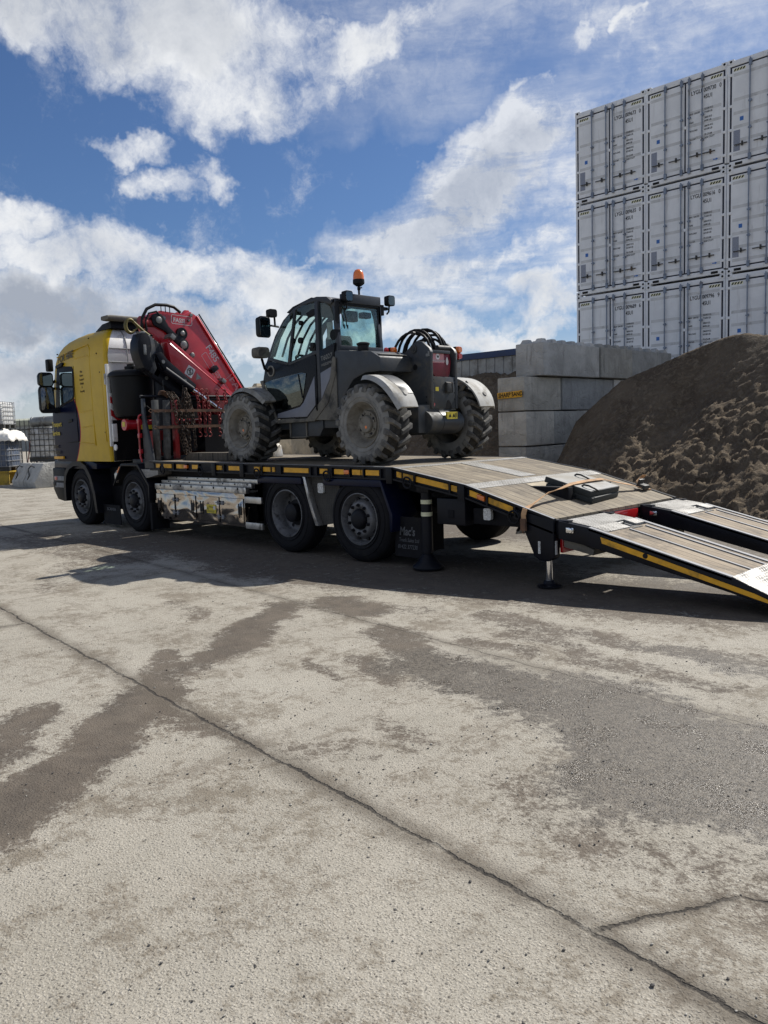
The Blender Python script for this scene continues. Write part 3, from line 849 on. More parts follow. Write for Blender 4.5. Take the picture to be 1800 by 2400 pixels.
def truck_wheel(x, y, kind, s=1):
    """s=1: outer face looks to -Y"""
    c = (x, y, .515)
    w = empty('wheel', c, parent=TR)
    Y = lambda h: h*s
    t = MB()
    prof = [(.305,.012),(.33,.0),(.40,-.012),(.455,-.006),(.487,.012),(.505,.03),(.515,.045),(.515,.075),(.505,.078),(.505,.086),(.515,.09),(.515,.145),(.505,.148),(.505,.156),(.515,.16),(.515,.215),(.505,.218),(.505,.226),(.515,.23),(.515,.255),(.487,.288),(.40,.312),(.305,.288)]
    t.lathe([(r, Y(h)) for r, h in prof], c, 'Y', 56, close=True)
    # raised sidewall ribs
    for rr in (.345, .43):
        t.lathe([(rr, Y(-.006)), (rr+.004, Y(-.017)), (rr+.010, Y(-.017)), (rr+.014, Y(-.006))], c, 'Y', 56, caps=False)
    t.build('tyre', M['rubber'], w)
    r = MB()
    if kind == 'deep':
        r.lathe([(.312,Y(.006)),(.312,Y(-.006)),(.300,Y(-.008)),(.290,Y(.01)),(.282,Y(.03)),(.268,Y(.045)),(.262,Y(.15)),(.250,Y(.17)),(.235,Y(.185)),(.20,Y(.19)),(.13,Y(.19)),(.13,Y(.18)),(.0,Y(.18))], c, 'Y', 48, caps=False)
        r.build('rim', M['rim_grey'], w)
        h = MB(); h.lathe([(.17,Y(.188)),(.17,Y(.16)),(.12,Y(.15)),(.12,Y(.06)),(.10,Y(.045)),(0,Y(.045))], c, 'Y', 32)
        for k in range(8):
            a = 2*math.pi*k/8+.2
            q = V(c)+V((math.cos(a)*.215, Y(.184), math.sin(a)*.215))
            h.lathe([(.024,Y(0)),(.024,Y(.01))], q, 'Y', 12)
        h.build('hub', M['hub_black'], w)
    else:
        r.lathe([(.312,Y(.006)),(.312,Y(-.006)),(.302,Y(-.008)),(.294,Y(.01)),(.285,Y(.03)),(.272,Y(.06)),(.262,Y(.085)),(.245,Y(.085)),(.228,Y(.055)),(.212,Y(.02)),(.200,Y(.004)),(.186,Y(.0)),(.14,Y(.0)),(.125,Y(.012)),(.12,Y(.06))], c, 'Y', 48, caps=False)
        r.build('rim', M['rim_grey'], w)
        h = MB(); h.lathe([(.124,Y(.06)),(.120,Y(.0)),(.112,Y(-.03)),(.095,Y(-.046)),(.05,Y(-.055)),(0,Y(-.056))], c, 'Y', 32)
        for k in range(10):
            a = 2*math.pi*(k+.5)/10
            q = V(c)+V((math.cos(a)*.1675, 0, math.sin(a)*.1675))
            h.lathe([(.021,Y(.0)),(.021,Y(-.012)),(.015,Y(-.014)),(.014,Y(-.032)),(.009,Y(-.04)),(0,Y(-.04))], q, 'Y', 8)
            a2 = 2*math.pi*k/10
            q = V(c)+V((math.cos(a2)*.236, Y(.066), math.sin(a2)*.236))
            if kind == 'holes': h.lathe([(.026,Y(.01)),(.026,Y(-.012)),(0,Y(-.012))], q, 'Y', 12)
        h.build('hub', M['hub_black'], w)
    return w
for x, k in ((0, 'plain'), (1.94, 'plain'), (5.98, 'deep'), (7.35, 'holes')):
    truck_wheel(x, .03, k, 1)
    truck_wheel(x, 2.51, k, -1)

# --- chassis and running gear
mb = MB()
for y in (.83, 1.62): mb.box((-.9, y, .62), (9.7, y+.09, .90))
for x in (.3, 1.1, 2.4, 3.4, 4.4, 5.2, 6.6, 8.0, 8.8, 9.5): mb.box((x, .9, .64), (x+.08, 1.64, .88))
for x in (0, 1.94, 5.98, 7.35):
    mb.cyl((x, .36, .5), (x, 2.18, .5), .075, 12)
    mb.lathe([(.0,-.22),(.16,-.18),(.2,0),(.16,.18),(0,.22)], (x, 1.27, .52), 'Y', 16)
mb.box((2.9, .55, .35), (4.9, .85, .68)); mb.box((2.55, 1.7, .3), (5.1, 2.5, .85)); mb.box((5.1, .3, .3), (5.35, .9, .9))
mb.box((.55, .32, .3), (1.35, .5, 1.05)); mb.box((.6, .5, .3), (1.3, 2.2, .6))
mb.build('chassis', M['chassis'], TR, bevel=.008)

# --- cab
def cab():
    def ring(z, xf, xr, y0, rf, rr):
        n = 7; pts = []
        def arc(cx, cy, r, a0, a1):
            for k in range(n):
                t = R(a0+(a1-a0)*k/(n-1)); pts.append((cx+r*math.cos(t), cy+r*math.sin(t), z))
        y1 = 2.42-y0
        arc(xf+rf, y0+rf, rf, 270, 180); arc(xf+rf, y1-rf, rf, 180, 90)
        arc(xr-rr, y1-rr, rr, 90, 0); arc(xr-rr, y0+rr, rr, 360, 270)
        return pts
    lv = [(1.16,-1.14,1.22,.03,.22,.05),(1.40,-1.17,1.235,.012,.22,.06),(1.95,-1.17,1.25,.0,.24,.06),(2.25,-1.12,1.26,.0,.25,.06),(2.80,-.93,1.27,.0,.25,.06),(2.95,-.86,1.27,.0,.25,.06),
          (3.07,-.79,1.262,.012,.25,.07),(3.15,-.72,1.245,.03,.25,.08),(3.23,-.60,1.215,.055,.25,.09),(3.30,-.43,1.17,.09,.25,.10),(3.36,-.18,1.11,.14,.25,.10),(3.405,.12,1.04,.20,.22,.10),(3.435,.5,.94,.32,.2,.08),(3.445,.65,.88,.5,.1,.05)]
    rings = [ring(*l) for l in lv]
    mb = MB(); mb.loft(rings)
    o = mb.build('cab', [M['livery'], M['white']], TR, smooth=35)
    for p in o.data.polygons:      # rear wall and roof are bare white
        k, lvl = p.index % 28, p.index // 28
        if k == 20 or 14 <= k < 20 or lvl >= 13 or (lvl == 12 and k not in (27,)): p.material_index = 1
    return o
CAB = cab()

def glass_on_side(name, pts, y, mat, frame_mat, parent, t=.02):
    mb = MB(); mb.prism(pts, 'Y', y, y+t)
    return mb.build(name, mat, parent, bevel=.004)
# side window: dark surround, then glass
win = [(-.80,2.10),(-.02,2.27),(.03,2.33),(.05,2.80),(.0,2.855),(-.36,2.885),(-.62,2.86)]
mb = MB(); mb.prism(win, 'Y', -.008, .06); w_ = mb.build('side_window', M['black_plastic'], TR, bevel=.004)
pane = [(-.56,2.19),(-.05,2.295),(.0,2.35),(.02,2.76),(-.50,2.78)]
mb = MB(); mb.prism(pane, 'Y', -.014, -.004); mb.build('pane', M['glass_cab'], w_)
mb = MB(); mb.prism([(-.62,2.86),(-.36,2.885),(-.30,2.93),(-.34,2.955),(-.62,2.905)], 'Y', -.035, .02); mb.build('wind_deflector', M['black_plastic'], w_, bevel=.006)
# windscreen, dark band across the front
mb = MB()
def fr_ring(z, xf, y0):
    return [(xf+.25-.262*math.cos(R(a)), y0+.25-.262*math.sin(R(a)), z) for a in range(40, -1, -10)] + [(xf+.25-.262*math.cos(R(a)), 2.42-y0-.25+.262*math.sin(R(a)), z) for a in range(0, 41, 10)]
mb.loft([fr_ring(2.12,-1.15,0), fr_ring(2.25,-1.12,0), fr_ring(2.80,-.93,0), fr_ring(2.88,-.89,0)], cap=False, closed=False)
mb.build('windscreen', M['glass_dark'], TR, recalc=False, solid=.004)
# door outline, handle recess, pressings
mb = MB()
for a, b in (((.06,2.86),(.06,1.52)), ((.06,1.52),(-.35,1.50)), ((-.02,2.27),(.06,2.27))):
    a, b = V((a[0], -.001, a[1])), V((b[0], -.001, b[1]))
    mb.tube([a, b], .006, 6)
mb.build('door_seam', M['black_plastic'], CAB)
mb = MB(); mb.prism([(-.30,1.86),(-.12,1.88),(-.12,1.93),(-.30,1.92)], 'Y', -.012, .01); mb.build('door_handle', M['black_plastic'], CAB, bevel=.006)
mb = MB()
for pts in ([(.10,2.98),(.62,3.0),(.70,2.96),(.72,1.44)], [(-.60,3.06),(.10,3.14),(.60,3.19),(.68,3.12),(.72,2.96)], [(.2,2.02),(.70,2.06)], [(.26,1.76),(.72,1.79)], [(.12,1.50),(.72,1.46)], [(1.12,2.7),(1.14,1.5)]):
    mb.tube([(x, .004 + (.055 if z > 3.2 else .03 if z > 3.14 else .012 if z > 3.06 else 0), z) for x, z in pts], .010, 6)
build_each(mb, 'pressing', M['livery'], CAB)
mb = MB()
for x, z, y in ((.55,3.30,.085),(.98,3.0,.0),(1.06,2.68,0),(1.12,1.66,0),(-.62,3.12,.02)):
    mb.lathe([(.012,-.006),(.012,.02)], (x, y, z), 'Y', 10)
build_each(mb, 'fixing', M['ink'], CAB)
# lower front: steps, bumper, lights
mb = MB()
mb.prism([(-1.20,1.03),(-.66,1.03),(-.66,.43),(-.80,.40),(-1.05,.43),(-1.22,.62)], 'Y', .02, 2.52)
mb.build('bumper', M['black_plastic'], TR, bevel=.03)
mb = MB(); mb.prism([(-1.16,1.17),(.35,1.17),(.60,1.12),(.6,1.02),(-.6,1.02),(-1.18,1.02)], 'Y', .05, 2.49); mb.build('lower_panel', M['navy'], TR, bevel=.02)
mb = MB(); mb.box((-1.12,.008,.79),(-.70,.05,.875)); o = mb.build('step_trim', M['galv'], TR, bevel=.006)
mb = MB(); mb.box((-1.09,.0,.80),(-.98,.02,.865)); mb.build('marker_lamp', M['redlens'], TR, bevel=.004)
mb = MB(); mb.box((-1.10,.006,.66),(-.72,.04,.75)); mb.build('step_trim', M['galv'], TR, bevel=.006)
mb = MB(); mb.box((-1.16,-.002,.69),(-1.04,.04,.76)); mb.build('fog_lamp_cover', M['black_plastic'], TR, bevel=.008)
mb = MB(); mb.box((-1.02,-.004,1.20),(-.62,.03,1.25)); mb.build('step_tread', M['yellow_tape'], TR, bevel=.004)
mb = MB(); mb.prism([(-1.12,1.20),(-1.16,2.02),(-1.12,2.02),(-1.08,1.20)], 'Y', .10, .16); mb.build('corner_trim', M['alu'], TR, bevel=.005)
# wheel arch of the front axle
mb = MB()
A = [( -.68,.42),(-.67,.75),(-.60,.95),(-.45,1.08),(-.23,1.15),(.06,1.16),(.30,1.08),(.47,.90),(.59,.62),(.66,.25)]
B = [(-.60,.42),(-.59,.74),(-.53,.90),(-.40,1.01),(-.21,1.07),(.04,1.08),(.24,1.01),(.39,.85),(.50,.60),(.58,.25)]
for i in range(len(A)-1): mb.prism([A[i],A[i+1],B[i+1],B[i]], 'Y', -.012, .40)
mb.build('wheel_arch', M['black_steel'], TR)
# mudguard of the second axle
mb = MB()
A = [(1.26,.74),(1.30,.76),(1.62,1.09),(2.14,1.09),(2.46,.78),(2.46,.54),(2.49,.54),(2.50,.80),(2.17,1.125),(1.59,1.125)]
mb.prism(A, 'Y', -.005, .42); mb.build('mudguard', M['black_steel'], TR, bevel=.006)
mb = MB(); mb.box((1.60,-.002,1.126),(2.15,.4,1.132)); mb.build('tread_plate', M['chequer_dark'], TR)
mb = MB(); mb.prism([(1.45,.98),(1.55,1.08),(1.58,1.08),(1.48,.97)], 'Y', -.012, .0); mb.build('side_marker', M['amber'], TR)
mb = MB(); mb.prism([(1.30,.95),(1.40,1.02),(1.42,.92),(1.36,.80),(1.31,.84)], 'Y', .02, .06); mb.build('air_tank_end', M['alu'], TR, bevel=.006)
mb = MB(); mb.prism([(2.22,1.045),(2.78,1.045),(2.78,.965),(2.46,.91),(2.36,.90),(2.30,.98)], 'Y', .01, .4); mb.build('step_plate', M['chequer'], TR, bevel=.004)
mb = MB(); mb.cbox((.94,.12,.23),(.62,.012,.34)); f = mb.build('mudflap', M['rubber'], TR)
mb = MB(); add_text(mb, 'SCANIA', (.76,.112,.30), (1,0,0), (0,0,1), .075, sx=1.25); mb.build('lettering', M['grey_ink'], f)
mb = MB(); mb.cbox((2.60,.1,.30),(.06,.3,.42)); f = mb.build('mudflap', M['rubber'], TR)
# lettering on the cab
mb = MB(); add_text(mb, 'FOR HIRE', (-.56,-.003,2.955), (1,0,.10), (0,.03,1), .175, shear=.22, bold=.003, sx=.86); mb.build('lettering', M['faded_ink'], CAB)
mb = MB()
for i, s in enumerate(('Plant', 'Movers', 'Transport', 'Haulage', '&', 'Recycling')):
    add_text(mb, s, (.36, -.002, 2.72-.068*i), (1,0,.05), (0,0,1), .058, align='CENTER', sx=.8)
mb.build('lettering', M['faded_ink'], CAB)
mb = MB()
for s, z, h in (('Transport', 1.80, .125), ('Services', 1.64, .12)):
    add_text(mb, s, (-1.0, -.006, z), (1,0,.02), (0,0,1), h, bold=.003, sx=.80)
mb.build('lettering', M['yellow_ink'], CAB)
mb = MB()
for s, z, h in (('01422', 1.40, .085), ('377230', 1.29, .085)):
    add_text(mb, s, (-.98, -.006, z), (1,0,.02), (0,0,1), h, sx=.9)
mb.build('lettering', M['faded_ink'], CAB)
# mirrors and arms
def mirror(x0, x1, z0, z1, y):
    mb = MB(); pr = [(x*(1), z) for x, z in rrect(x1-x0, z1-z0, .07)]
    c = ((x0+x1)/2, (z0+z1)/2)
    k0 = [(c[0]+x*.86, y-.085, c[1]+z*.9) for x, z in pr]; k1 = [(c[0]+x, y-.03, c[1]+z) for x, z in pr]; k2 = [(c[0]+x, y+.06, c[1]+z) for x, z in pr]; k3 = [(c[0]+x*.9, y+.085, c[1]+z*.92) for x, z in pr]
    mb.loft([k0, k1, k2, k3]); return mb.build('mirror', M['black_plastic'], TR)
def rear_mirror(xr, zc, h, w, y0):
    """housing whose glass looks to the rear (+X)"""
    pr = rrect(w, h, .06)
    f = lambda x, s: [(x, y0+a*s, zc+b*s) for a, b in pr]
    mb = MB(); mb.loft([f(xr-.16,.55), f(xr-.12,.85), f(xr-.04,1.0), f(xr,1.0)])
    o = mb.build('mirror', M['black_plastic'], TR)
    mb = MB(); mb.loft([f(xr+.001,.88), f(xr+.004,.86)]); mb.build('mirror_glass', M['mirror'], o)
    return o
rear_mirror(-.62, 2.66, .26, .27, -.22); rear_mirror(-.62, 2.30, .50, .27, -.22)
mb = MB()
mb.tube([(-.72,-.1,2.56),(-.78,.02,2.66),(-.86,.12,2.72)], .022, 8); mb.tube([(-.72,-.10,2.50),(-.80,.0,2.51),(-.92,.14,2.51)], .024, 8); mb.tube([(-.70,-.12,2.10),(-.80,.0,2.08),(-.95,.12,2.10)], .03, 8)
mb.prism([(-.72,2.06),(-.60,2.06),(-.62,2.14),(-.72,2.16)], 'Y', -.30, .02)
build_each(mb, 'mirror_arm', M['black_plastic'], TR)
mb = MB(); mb.box((-1.02,-.05,2.83),(-.90,.06,3.06)); mb.build('kerb_mirror', M['black_plastic'], TR, bevel=.025)
# back of the roof: seams, spoiler, light bar
mb = MB()
for y in (.42, 1.0):
    mb.tube([(x, y, z) for x, z in ((.95,3.438),(1.05,3.405),(1.12,3.363),(1.18,3.304),(1.225,3.232),(1.254,3.15),(1.268,3.07),(1.274,2.85))], .010, 6)
mb.tube([(1.268,.10,3.07),(1.268,2.34,3.07)], .010, 6); mb.tube([(1.276,.07,2.84),(1.276,2.36,2.84)], .012, 6)
build_each(mb, 'roof_seam', M['galv'], CAB)
mb = MB(); mb.box((1.20,.08,1.17),(1.30,2.34,2.66)); mb.build('back_wall', M['chassis'], CAB, bevel=.01)
mb = MB()
mb.prism([(.50,3.42),(.78,3.525),(1.08,3.545),(1.10,3.43),(.9,3.42)], 'Y', .24, 1.4); mb.build('roof_spoiler', M['black_plastic'], TR, bevel=.01)
mb = MB(); mb.loft([[(1.10+a, y, 3.59+b) for a, b in rrect(.26, .085*k, .03*k)] for y, k in ((.13,.8),(.2,1),(1.30,1),(1.36,.8))]); mb.build('light_bar', M['tele_mud'], TR)
mb = MB(); mb.box((1.262,-.004,1.42),(1.30,.05,2.80)); mb.build('fairing_edge', M['white'], TR, bevel=.006)
# chevron board behind the cab
m_, g_, b_ = newmat('red and white chevrons')
p_ = g_.sep(g_.pos()); k_ = g_.m('FRACT', g_.m('MULTIPLY', g_.m('ADD', g_.m('MULTIPLY', p_[1], .8), p_[2]), 4.6))
g_.put(b_.inputs['Base Color'], g_.mix(g_.m('LESS_THAN', k_, .5), (.6, .6, .6), (.4, .015, .02))); b_.inputs['Roughness'].default_value = .4
mb = MB(); mb.box((1.31,.03,1.86),(1.33,.33,2.32)); mb.build('chevron_board', m_, TR)
mb = MB(); mb.box((1.32,.02,1.50),(1.36,.10,1.80)); mb.build('gauge_board', M['white'], TR, bevel=.004)
mb = MB(); mb.lathe([(.0,-.012),(.05,-.012),(.055,0),(.05,.012),(0,.012)], (1.40,.03,1.40), 'Y', 20); mb.build('round_reflector', M['white'], TR)
# hydraulic oil tank
mb = MB(); mb.lathe([(0,0),(.24,0),(.30,.03),(.33,.10),(.345,.5),(.36,.68),(.385,.70),(.385,.74),(.36,.77),(.30,.80),(.1,.81),(0,.81)], (1.52,.34,1.88), 'Z', 36)
t_ = mb.build('hydraulic_tank', M['black_plastic'], TR)
mb = MB(); mb.box((1.24,-.02,2.46),(1.285,.01,2.64)); mb.build('sight_strip', M['ibc_grey'], t_)
mb = MB(); mb.lathe([(.10,0),(.10,.06),(.06,.07),(.06,.10),(0,.10)], (1.5,.34,2.69), 'Z', 16); mb.tube([(1.8,.3,2.68),(1.9,.3,2.78),(2.0,.4,2.76),(2.05,.5,2.7)], .02, 8); mb.tube([(1.85,.25,2.68),(1.95,.27,2.80),(2.02,.4,2.8),(2.05,.5,2.7)], .015, 8); mb.build('filler_cap', M['black_plastic'], t_)
# --- crane
mb = MB()
mb.box((1.72,.15,1.02),(2.30,2.4,1.20)); mb.box((1.75,1.45,1.2),(2.25,2.1,2.0)); mb.cyl((2.0,1.78,2.0),(2.0,1.78,2.3),.22,20)
mb.cyl((2.05,.62,1.2),(2.05,.62,2.7),.16,14); mb.box((1.9,.5,1.3),(2.35,1.45,1.75))
CR = mb.build('crane', M['black_steel'], TR, bevel=.015)
def yz(name, pts, x0, x1, mat, bevel=.012, parent=None):
    mb = MB(); mb.prism(pts, 'X', x0, x1); return mb.build(name, mat, parent or CR, bevel=bevel)
boom = yz('main_boom', [(.30,3.42),(.42,3.55),(.63,3.63),(1.08,3.60),(1.20,3.655),(1.30,3.60),(2.46,1.95),(2.40,1.55),(1.75,1.62),(1.15,2.6),(.62,3.10),(.36,3.2)], 1.86, 2.08, M['red'])
mb = MB(); mb.prism([(1.12,3.63),(1.19,3.70),(1.26,3.70),(1.30,3.64),(1.29,3.56),(1.1,3.56)], 'X', 1.88, 1.93); mb.prism([(.98,3.6),(1.02,3.65),(1.08,3.65),(1.12,3.60)], 'X', 1.9, 1.95); mb.build('lifting_lug', M['red'], CR, bevel=.005)
def chamfer_bar(name, a, b, xs, mat):
    a, b = V((0, *a)), V((0, *b)); d = (b-a).normalized(); n = V((0, -d.z, d.y))
    if n.z < 0: n = -n
    mb = MB(); mb.loft([[p+n*h+V((x, 0, 0)) for x, h in xs] for p in (a, b)]); return mb.build(name, mat, CR, bevel=.003)
chamfer_bar('boom_edge', (1.34,3.60), (2.48,1.96), ((2.115,-.04),(2.085,.008),(1.85,.008),(1.85,-.04)), M['red'])
mb = MB(); mb.tube([(2.085,1.36,3.625),(2.085,2.51,1.97)], .012, 8); mb.build('hydraulic_line', M['hose'], CR)
yz('inner_boom', [(.55,3.09),(.61,3.15),(1.86,2.22),(2.02,1.72),(1.45,1.86),(.63,2.58)], 2.16, 2.36, M['red'])
chamfer_bar('boom_rail', (.60,3.155), (1.87,2.215), ((2.375,-.075),(2.30,.018),(2.16,.018),(2.16,-.075)), M['red'])
for k in range(4):
    dy, dz = .10*k, -.045*k
    yz('boom_section', [(y+dy, z+dz) for y, z in ((.01,2.92),(.02,3.07),(.08,3.20),(.19,3.21),(.235,3.12),(.25,2.98),(.215,2.86),(.25,2.70),(.19,2.60),(.10,2.66),(.04,2.80))], 2.13-.02*k, 2.40-.05*k, M['tele_frame'] if k % 2 else M['black_steel'], .010)
    mb = MB(); mb.box((2.2-.02*k, .10+dy, 3.205+dz), (2.36-.05*k, .18+dy, 3.235+dz)); mb.box((2.401-.05*k, .10+dy, 2.86+dz), (2.412-.05*k, .15+dy, 3.02+dz)); build_each(mb, 'wear_pad', M['steel_grey'], CR, bevel=.006)
yz('lower_arm', [(.14,2.66),(.24,2.74),(.36,2.68),(1.27,2.10),(1.24,1.99),(1.10,1.99),(.29,2.52)], 2.2, 2.3, M['black_steel'])
yz('lower_arm', [(.30,2.88),(.40,2.92),(.50,2.80),(1.02,2.40),(.98,2.29),(.82,2.32),(.44,2.62)], 2.37, 2.43, M['black_steel'])
mb = MB(); mb.cyl((2.42,.84,2.38),(2.42,1.60,1.90),.034,14); mb.build('cylinder_rod', M['chrome'], CR)
mb = MB(); mb.cyl((2.42,.44,2.64),(2.42,.94,2.32),.055,14); mb.build('cylinder', M['black_steel'], CR)
mb = MB(); mb.cyl((2.15,.88,3.0),(2.15,1.5,2.1),.075,14); mb.build('cylinder', M['black_steel'], CR)
def linkage(a, b, ra, rb, x0, x1):
    a = V(a); b = V(b); d = (b-a).normalized(); n = V((-d.y, d.x)); L = (b-a).length
    ang = math.atan2(d.y, d.x); pts = []
    for k in range(15):
        t = ang + math.pi/2 + math.pi*k/14; pts.append((a.x+ra*math.cos(t), a.y+ra*math.sin(t)))
    for f in (.35, .65): q = a+d*L*f; pts.append(tuple(q-n*min(ra, rb)*.48))
    for k in range(15):
        t = ang - math.pi/2 + math.pi*k/14; pts.append((b.x+rb*math.cos(t), b.y+rb*math.sin(t)))
    for f in (.65, .35): q = a+d*L*f; pts.append(tuple(q+n*min(ra, rb)*.48))
    return yz('link_arm', pts, x0, x1, M['black_steel'], .006)
linkage((.545,3.46),(.985,3.08),.115,.105,2.09,2.15)
mb = MB(); mb.lathe([(.10,0),(.10,.05)], (2.085,.985,3.27), 'X', 20); mb.build('pin_boss', M['black_steel'], CR)
mb = MB()
for y, z, r, x in ((.545,3.46,.055,2.15),(.985,3.08,.065,2.15),(.985,3.27,.042,2.135),(.67,3.50,.042,2.085),(1.18,2.92,.045,2.085),(1.15,3.50,.02,2.085),(1.20,3.595,.03,2.085)):
    mb.lathe([(r,0),(r,.02),(r*.8,.026),(0,.026)], (x, y, z), 'X', 18)
for (y, z) in ((.42,2.76),(.80,2.46),(.54,2.51)): mb.lathe([(.03,0),(.03,.015),(0,.015)], (2.43 if z > 2.6 or y > .7 else 2.3, y, z), 'X', 12)
build_each(mb, 'pivot_pin', M['steel_grey'], CR)
mb = MB()
for y, z, h in ((.64,3.15,.08),(1.58,2.46,.07)): mb.box((2.2,y-.045,z-.02),(2.42,y+.045,z+h-.02), Matrix.Rotation(R(-37),3,'X'))
build_each(mb, 'slide_pad', M['steel_grey'], CR, bevel=.01)
mb = MB(); mb.box((2.1,1.52,2.62),(2.2,1.60,2.76), Matrix.Rotation(R(-55),3,'X')); mb.build('grease_block', M['black_steel'], CR, bevel=.01)
mb = MB(); mb.ring((2.22,.90,2.85), .062, .017, 'X', 16, 8, R(-40), R(200)); mb.lathe([(.04,-.03),(.04,.03)], (2.22,.96,2.80), 'X', 12); mb.build('shackle', M['steel_grey'], CR)
# hook with eye
mb = MB(); pts = []
for k in range(22):
    t = R(30+300*k/21); pts.append((2.16,.03+.082*math.cos(t), 3.33+.105*math.sin(t)))
mb.tube(pts, [.018+.012*math.sin(math.pi*k/21) for k in range(22)], 10); mb.tube([(2.16,.09,3.40),(2.16,.17,3.33),(2.16,.26,3.26),(2.16,.36,3.20)], [.02,.024,.02,.018], 10); mb.tube([(2.16,.08,3.24),(2.16,.16,3.32)], .012, 8)
mb.build('hook', M['brass'], CR)
mb = MB()
mb.tube([(2.12,.30,3.10),(2.12,.25,3.30),(2.12,.27,3.48),(2.12,.36,3.63),(2.12,.52,3.71),(2.12,.72,3.72),(2.12,.86,3.70),(2.12,.98,3.62)], .026, 10)
mb.tube([(2.14,.33,3.28),(2.14,.31,3.42),(2.14,.38,3.56),(2.14,.52,3.60),(2.14,.60,3.52)], .016, 8)
mb.tube([(2.1,.44,3.2),(2.1,.34,3.26),(2.1,.34,3.38),(2.1,.42,3.48)], .02, 8)
for y in (.62,.70,.78): mb.tube([(2.12,y,3.73),(2.12,y,3.60)], .008, 6)
mb.build('hose', M['hose'], CR)
mb = MB(); mb.lathe([(0,0),(.10,0),(.10,.1),(.08,.11),(.08,.3),(0,.3)], (2.05,.26,3.42), 'Y', 18); mb.build('rotator', M['red_dark'], CR, bevel=.005)
mb = MB(); mb.lathe([(0,0),(.092,.0),(.096,.01),(.096,.05),(.082,.06),(.082,2.2),(0,2.2)], (1.72,.04,1.77), 'Y', 24); st = mb.build('stabiliser_beam', M['red'], CR)
mb = MB(); mb.box((1.67,.034,1.74),(1.76,.039,1.82)); mb.box((1.81,.3,1.69),(1.814,.62,1.76)); mb.build('sticker', M['sticker'], st)
mb = MB(); mb.box((1.66,.4,1.1),(2.2,.56,1.66)); mb.box((1.7,1.0,1.1),(2.2,1.3,1.7)); build_each(mb, 'valve_block', M['red_dark'], CR, bevel=.02)
def bt(s, org, ang, size, mat, x, **k):
    mb = MB(); a = R(ang); add_text(mb, s, (x, org[0], org[1]), (0, math.cos(a), math.sin(a)), (0, -math.sin(a), math.cos(a)), size, **k); return mb
def frame_line(y, z, w, h, ang, r, t, x):
    mb = MB(); a = R(ang)
    o = rrect(w, h, r); i = rrect(w-2*t, h-2*t, max(.002, r-t)); n = len(o)
    f = lambda p: (x, y+p[0]*math.cos(a)-p[1]*math.sin(a), z+p[0]*math.sin(a)+p[1]*math.cos(a))
    vs = [f(p) for p in o]+[f(p) for p in i]
    mb.add(vs, [(k, (k+1) % n, n+(k+1) % n, n+k) for k in range(n)]); return mb
def merge(a, *bs):
    for b in bs: a.add(b.v, b.f)
    return a
k_ = merge(bt('FASSI', (.855,3.465), -3, .098, 0, 2.0835, bold=.003, sx=.98), frame_line(1.02,3.50,.40,.155,-3,.03,.010,2.0835))
k_.build('lettering', M['white_ink'], boom)
k_ = bt('F485', (1.455,3.07), -56, .17, 0, 2.0835, bold=.002, sx=.95); merge(k_, bt('MAGISTRO', (1.545,2.74), -56, .085, 0, 2.0835, sx=.95), frame_line(1.60,2.68,.68,.12,-56,.025,.008,2.0835)); k_.build('lettering', M['white_ink'], boom)
k_ = merge(bt('FASSI', (1.90,2.53), -56, .22, 0, 2.0835, bold=.004), frame_line(2.12,2.26,.78,.29,-56,.06,.014,2.0835)); k_.build('lettering', M['tele_pink'], boom)
mb = MB(); a = R(-33); cc = (.95,2.62); pr = rrect(.15,.17,.012)
mb.prism([(cc[0]+p*math.cos(a)-q*math.sin(a), cc[1]+p*math.sin(a)+q*math.cos(a)) for p, q in pr], 'X', 2.358, 2.364); s_ = mb.build('warning_sign', M['white_ink'], CR)
mb = MB(); mb.ring((2.366,cc[0],cc[1]),.055,.006,'X',24,6); mb.tube([(2.366,cc[0]-.04,cc[1]+.04),(2.366,cc[0]+.04,cc[1]-.04)],.005,6); mb.tube([(2.366,cc[0]+.005,cc[1]+.045),(2.366,cc[0]-.005,cc[1]-.04)],.009,6); mb.build('pictogram', M['ink'], s_)
mb = MB(); mb.prism([(1.08,2.60),(1.17,2.51),(1.06,2.49)], 'X', 2.358, 2.364); mb.build('warning_triangle', M['steel_grey'], CR)

# --- headboard at the front of the bed
mb = MB()
mb.prism([(2.36,1.06),(2.36,2.17),(2.43,2.17),(2.45,1.85),(2.62,1.28),(2.66,1.06)], 'Y', .02, .06); mb.prism([(2.36,1.06),(2.36,2.17),(2.43,2.17),(2.45,1.85),(2.62,1.28),(2.66,1.06)], 'Y', 2.48, 2.52)
mb.box((2.36,.06,1.06),(2.40,2.48,1.24))
HB = mb.build('headboard', M['tele_frame'], TR, bevel=.006)
mb = MB(); mb.cyl((2.42,-.02,2.205),(2.42,2.54,2.205),.022,12); mb.cyl((2.42,.7,2.16),(2.42,2.5,2.16),.02,10); build_each(mb, 'top_rail', M['black_steel'], HB)
mb = MB(); mb.tube([(2.33,.0,1.16),(2.33,-.01,1.2),(2.30,-.01,1.25),(2.30,-.01,1.84),(2.33,-.01,1.90),(2.36,.02,1.92)], .017, 8)
for z in (1.3,1.55,1.78): mb.box((2.28,-.03,z),(2.34,.02,z+.07))
mb.build('bracket_rail', M['red'], HB, bevel=.004)
for z, y0 in ((1.945,.10),(1.685,.16)):
    mb = MB(); mb.box((2.60,y0,z),(2.615,2.3,z+.045)); mb.tube([(2.607,y0,z+.02),(2.607,y0-.05,z+.05),(2.607,y0-.09,z+.022),(2.607,y0-.05,z-.005),(2.607,y0,z+.02)], .006, 6)
    mb.build('webbing_strap', M['strap_old'], HB)
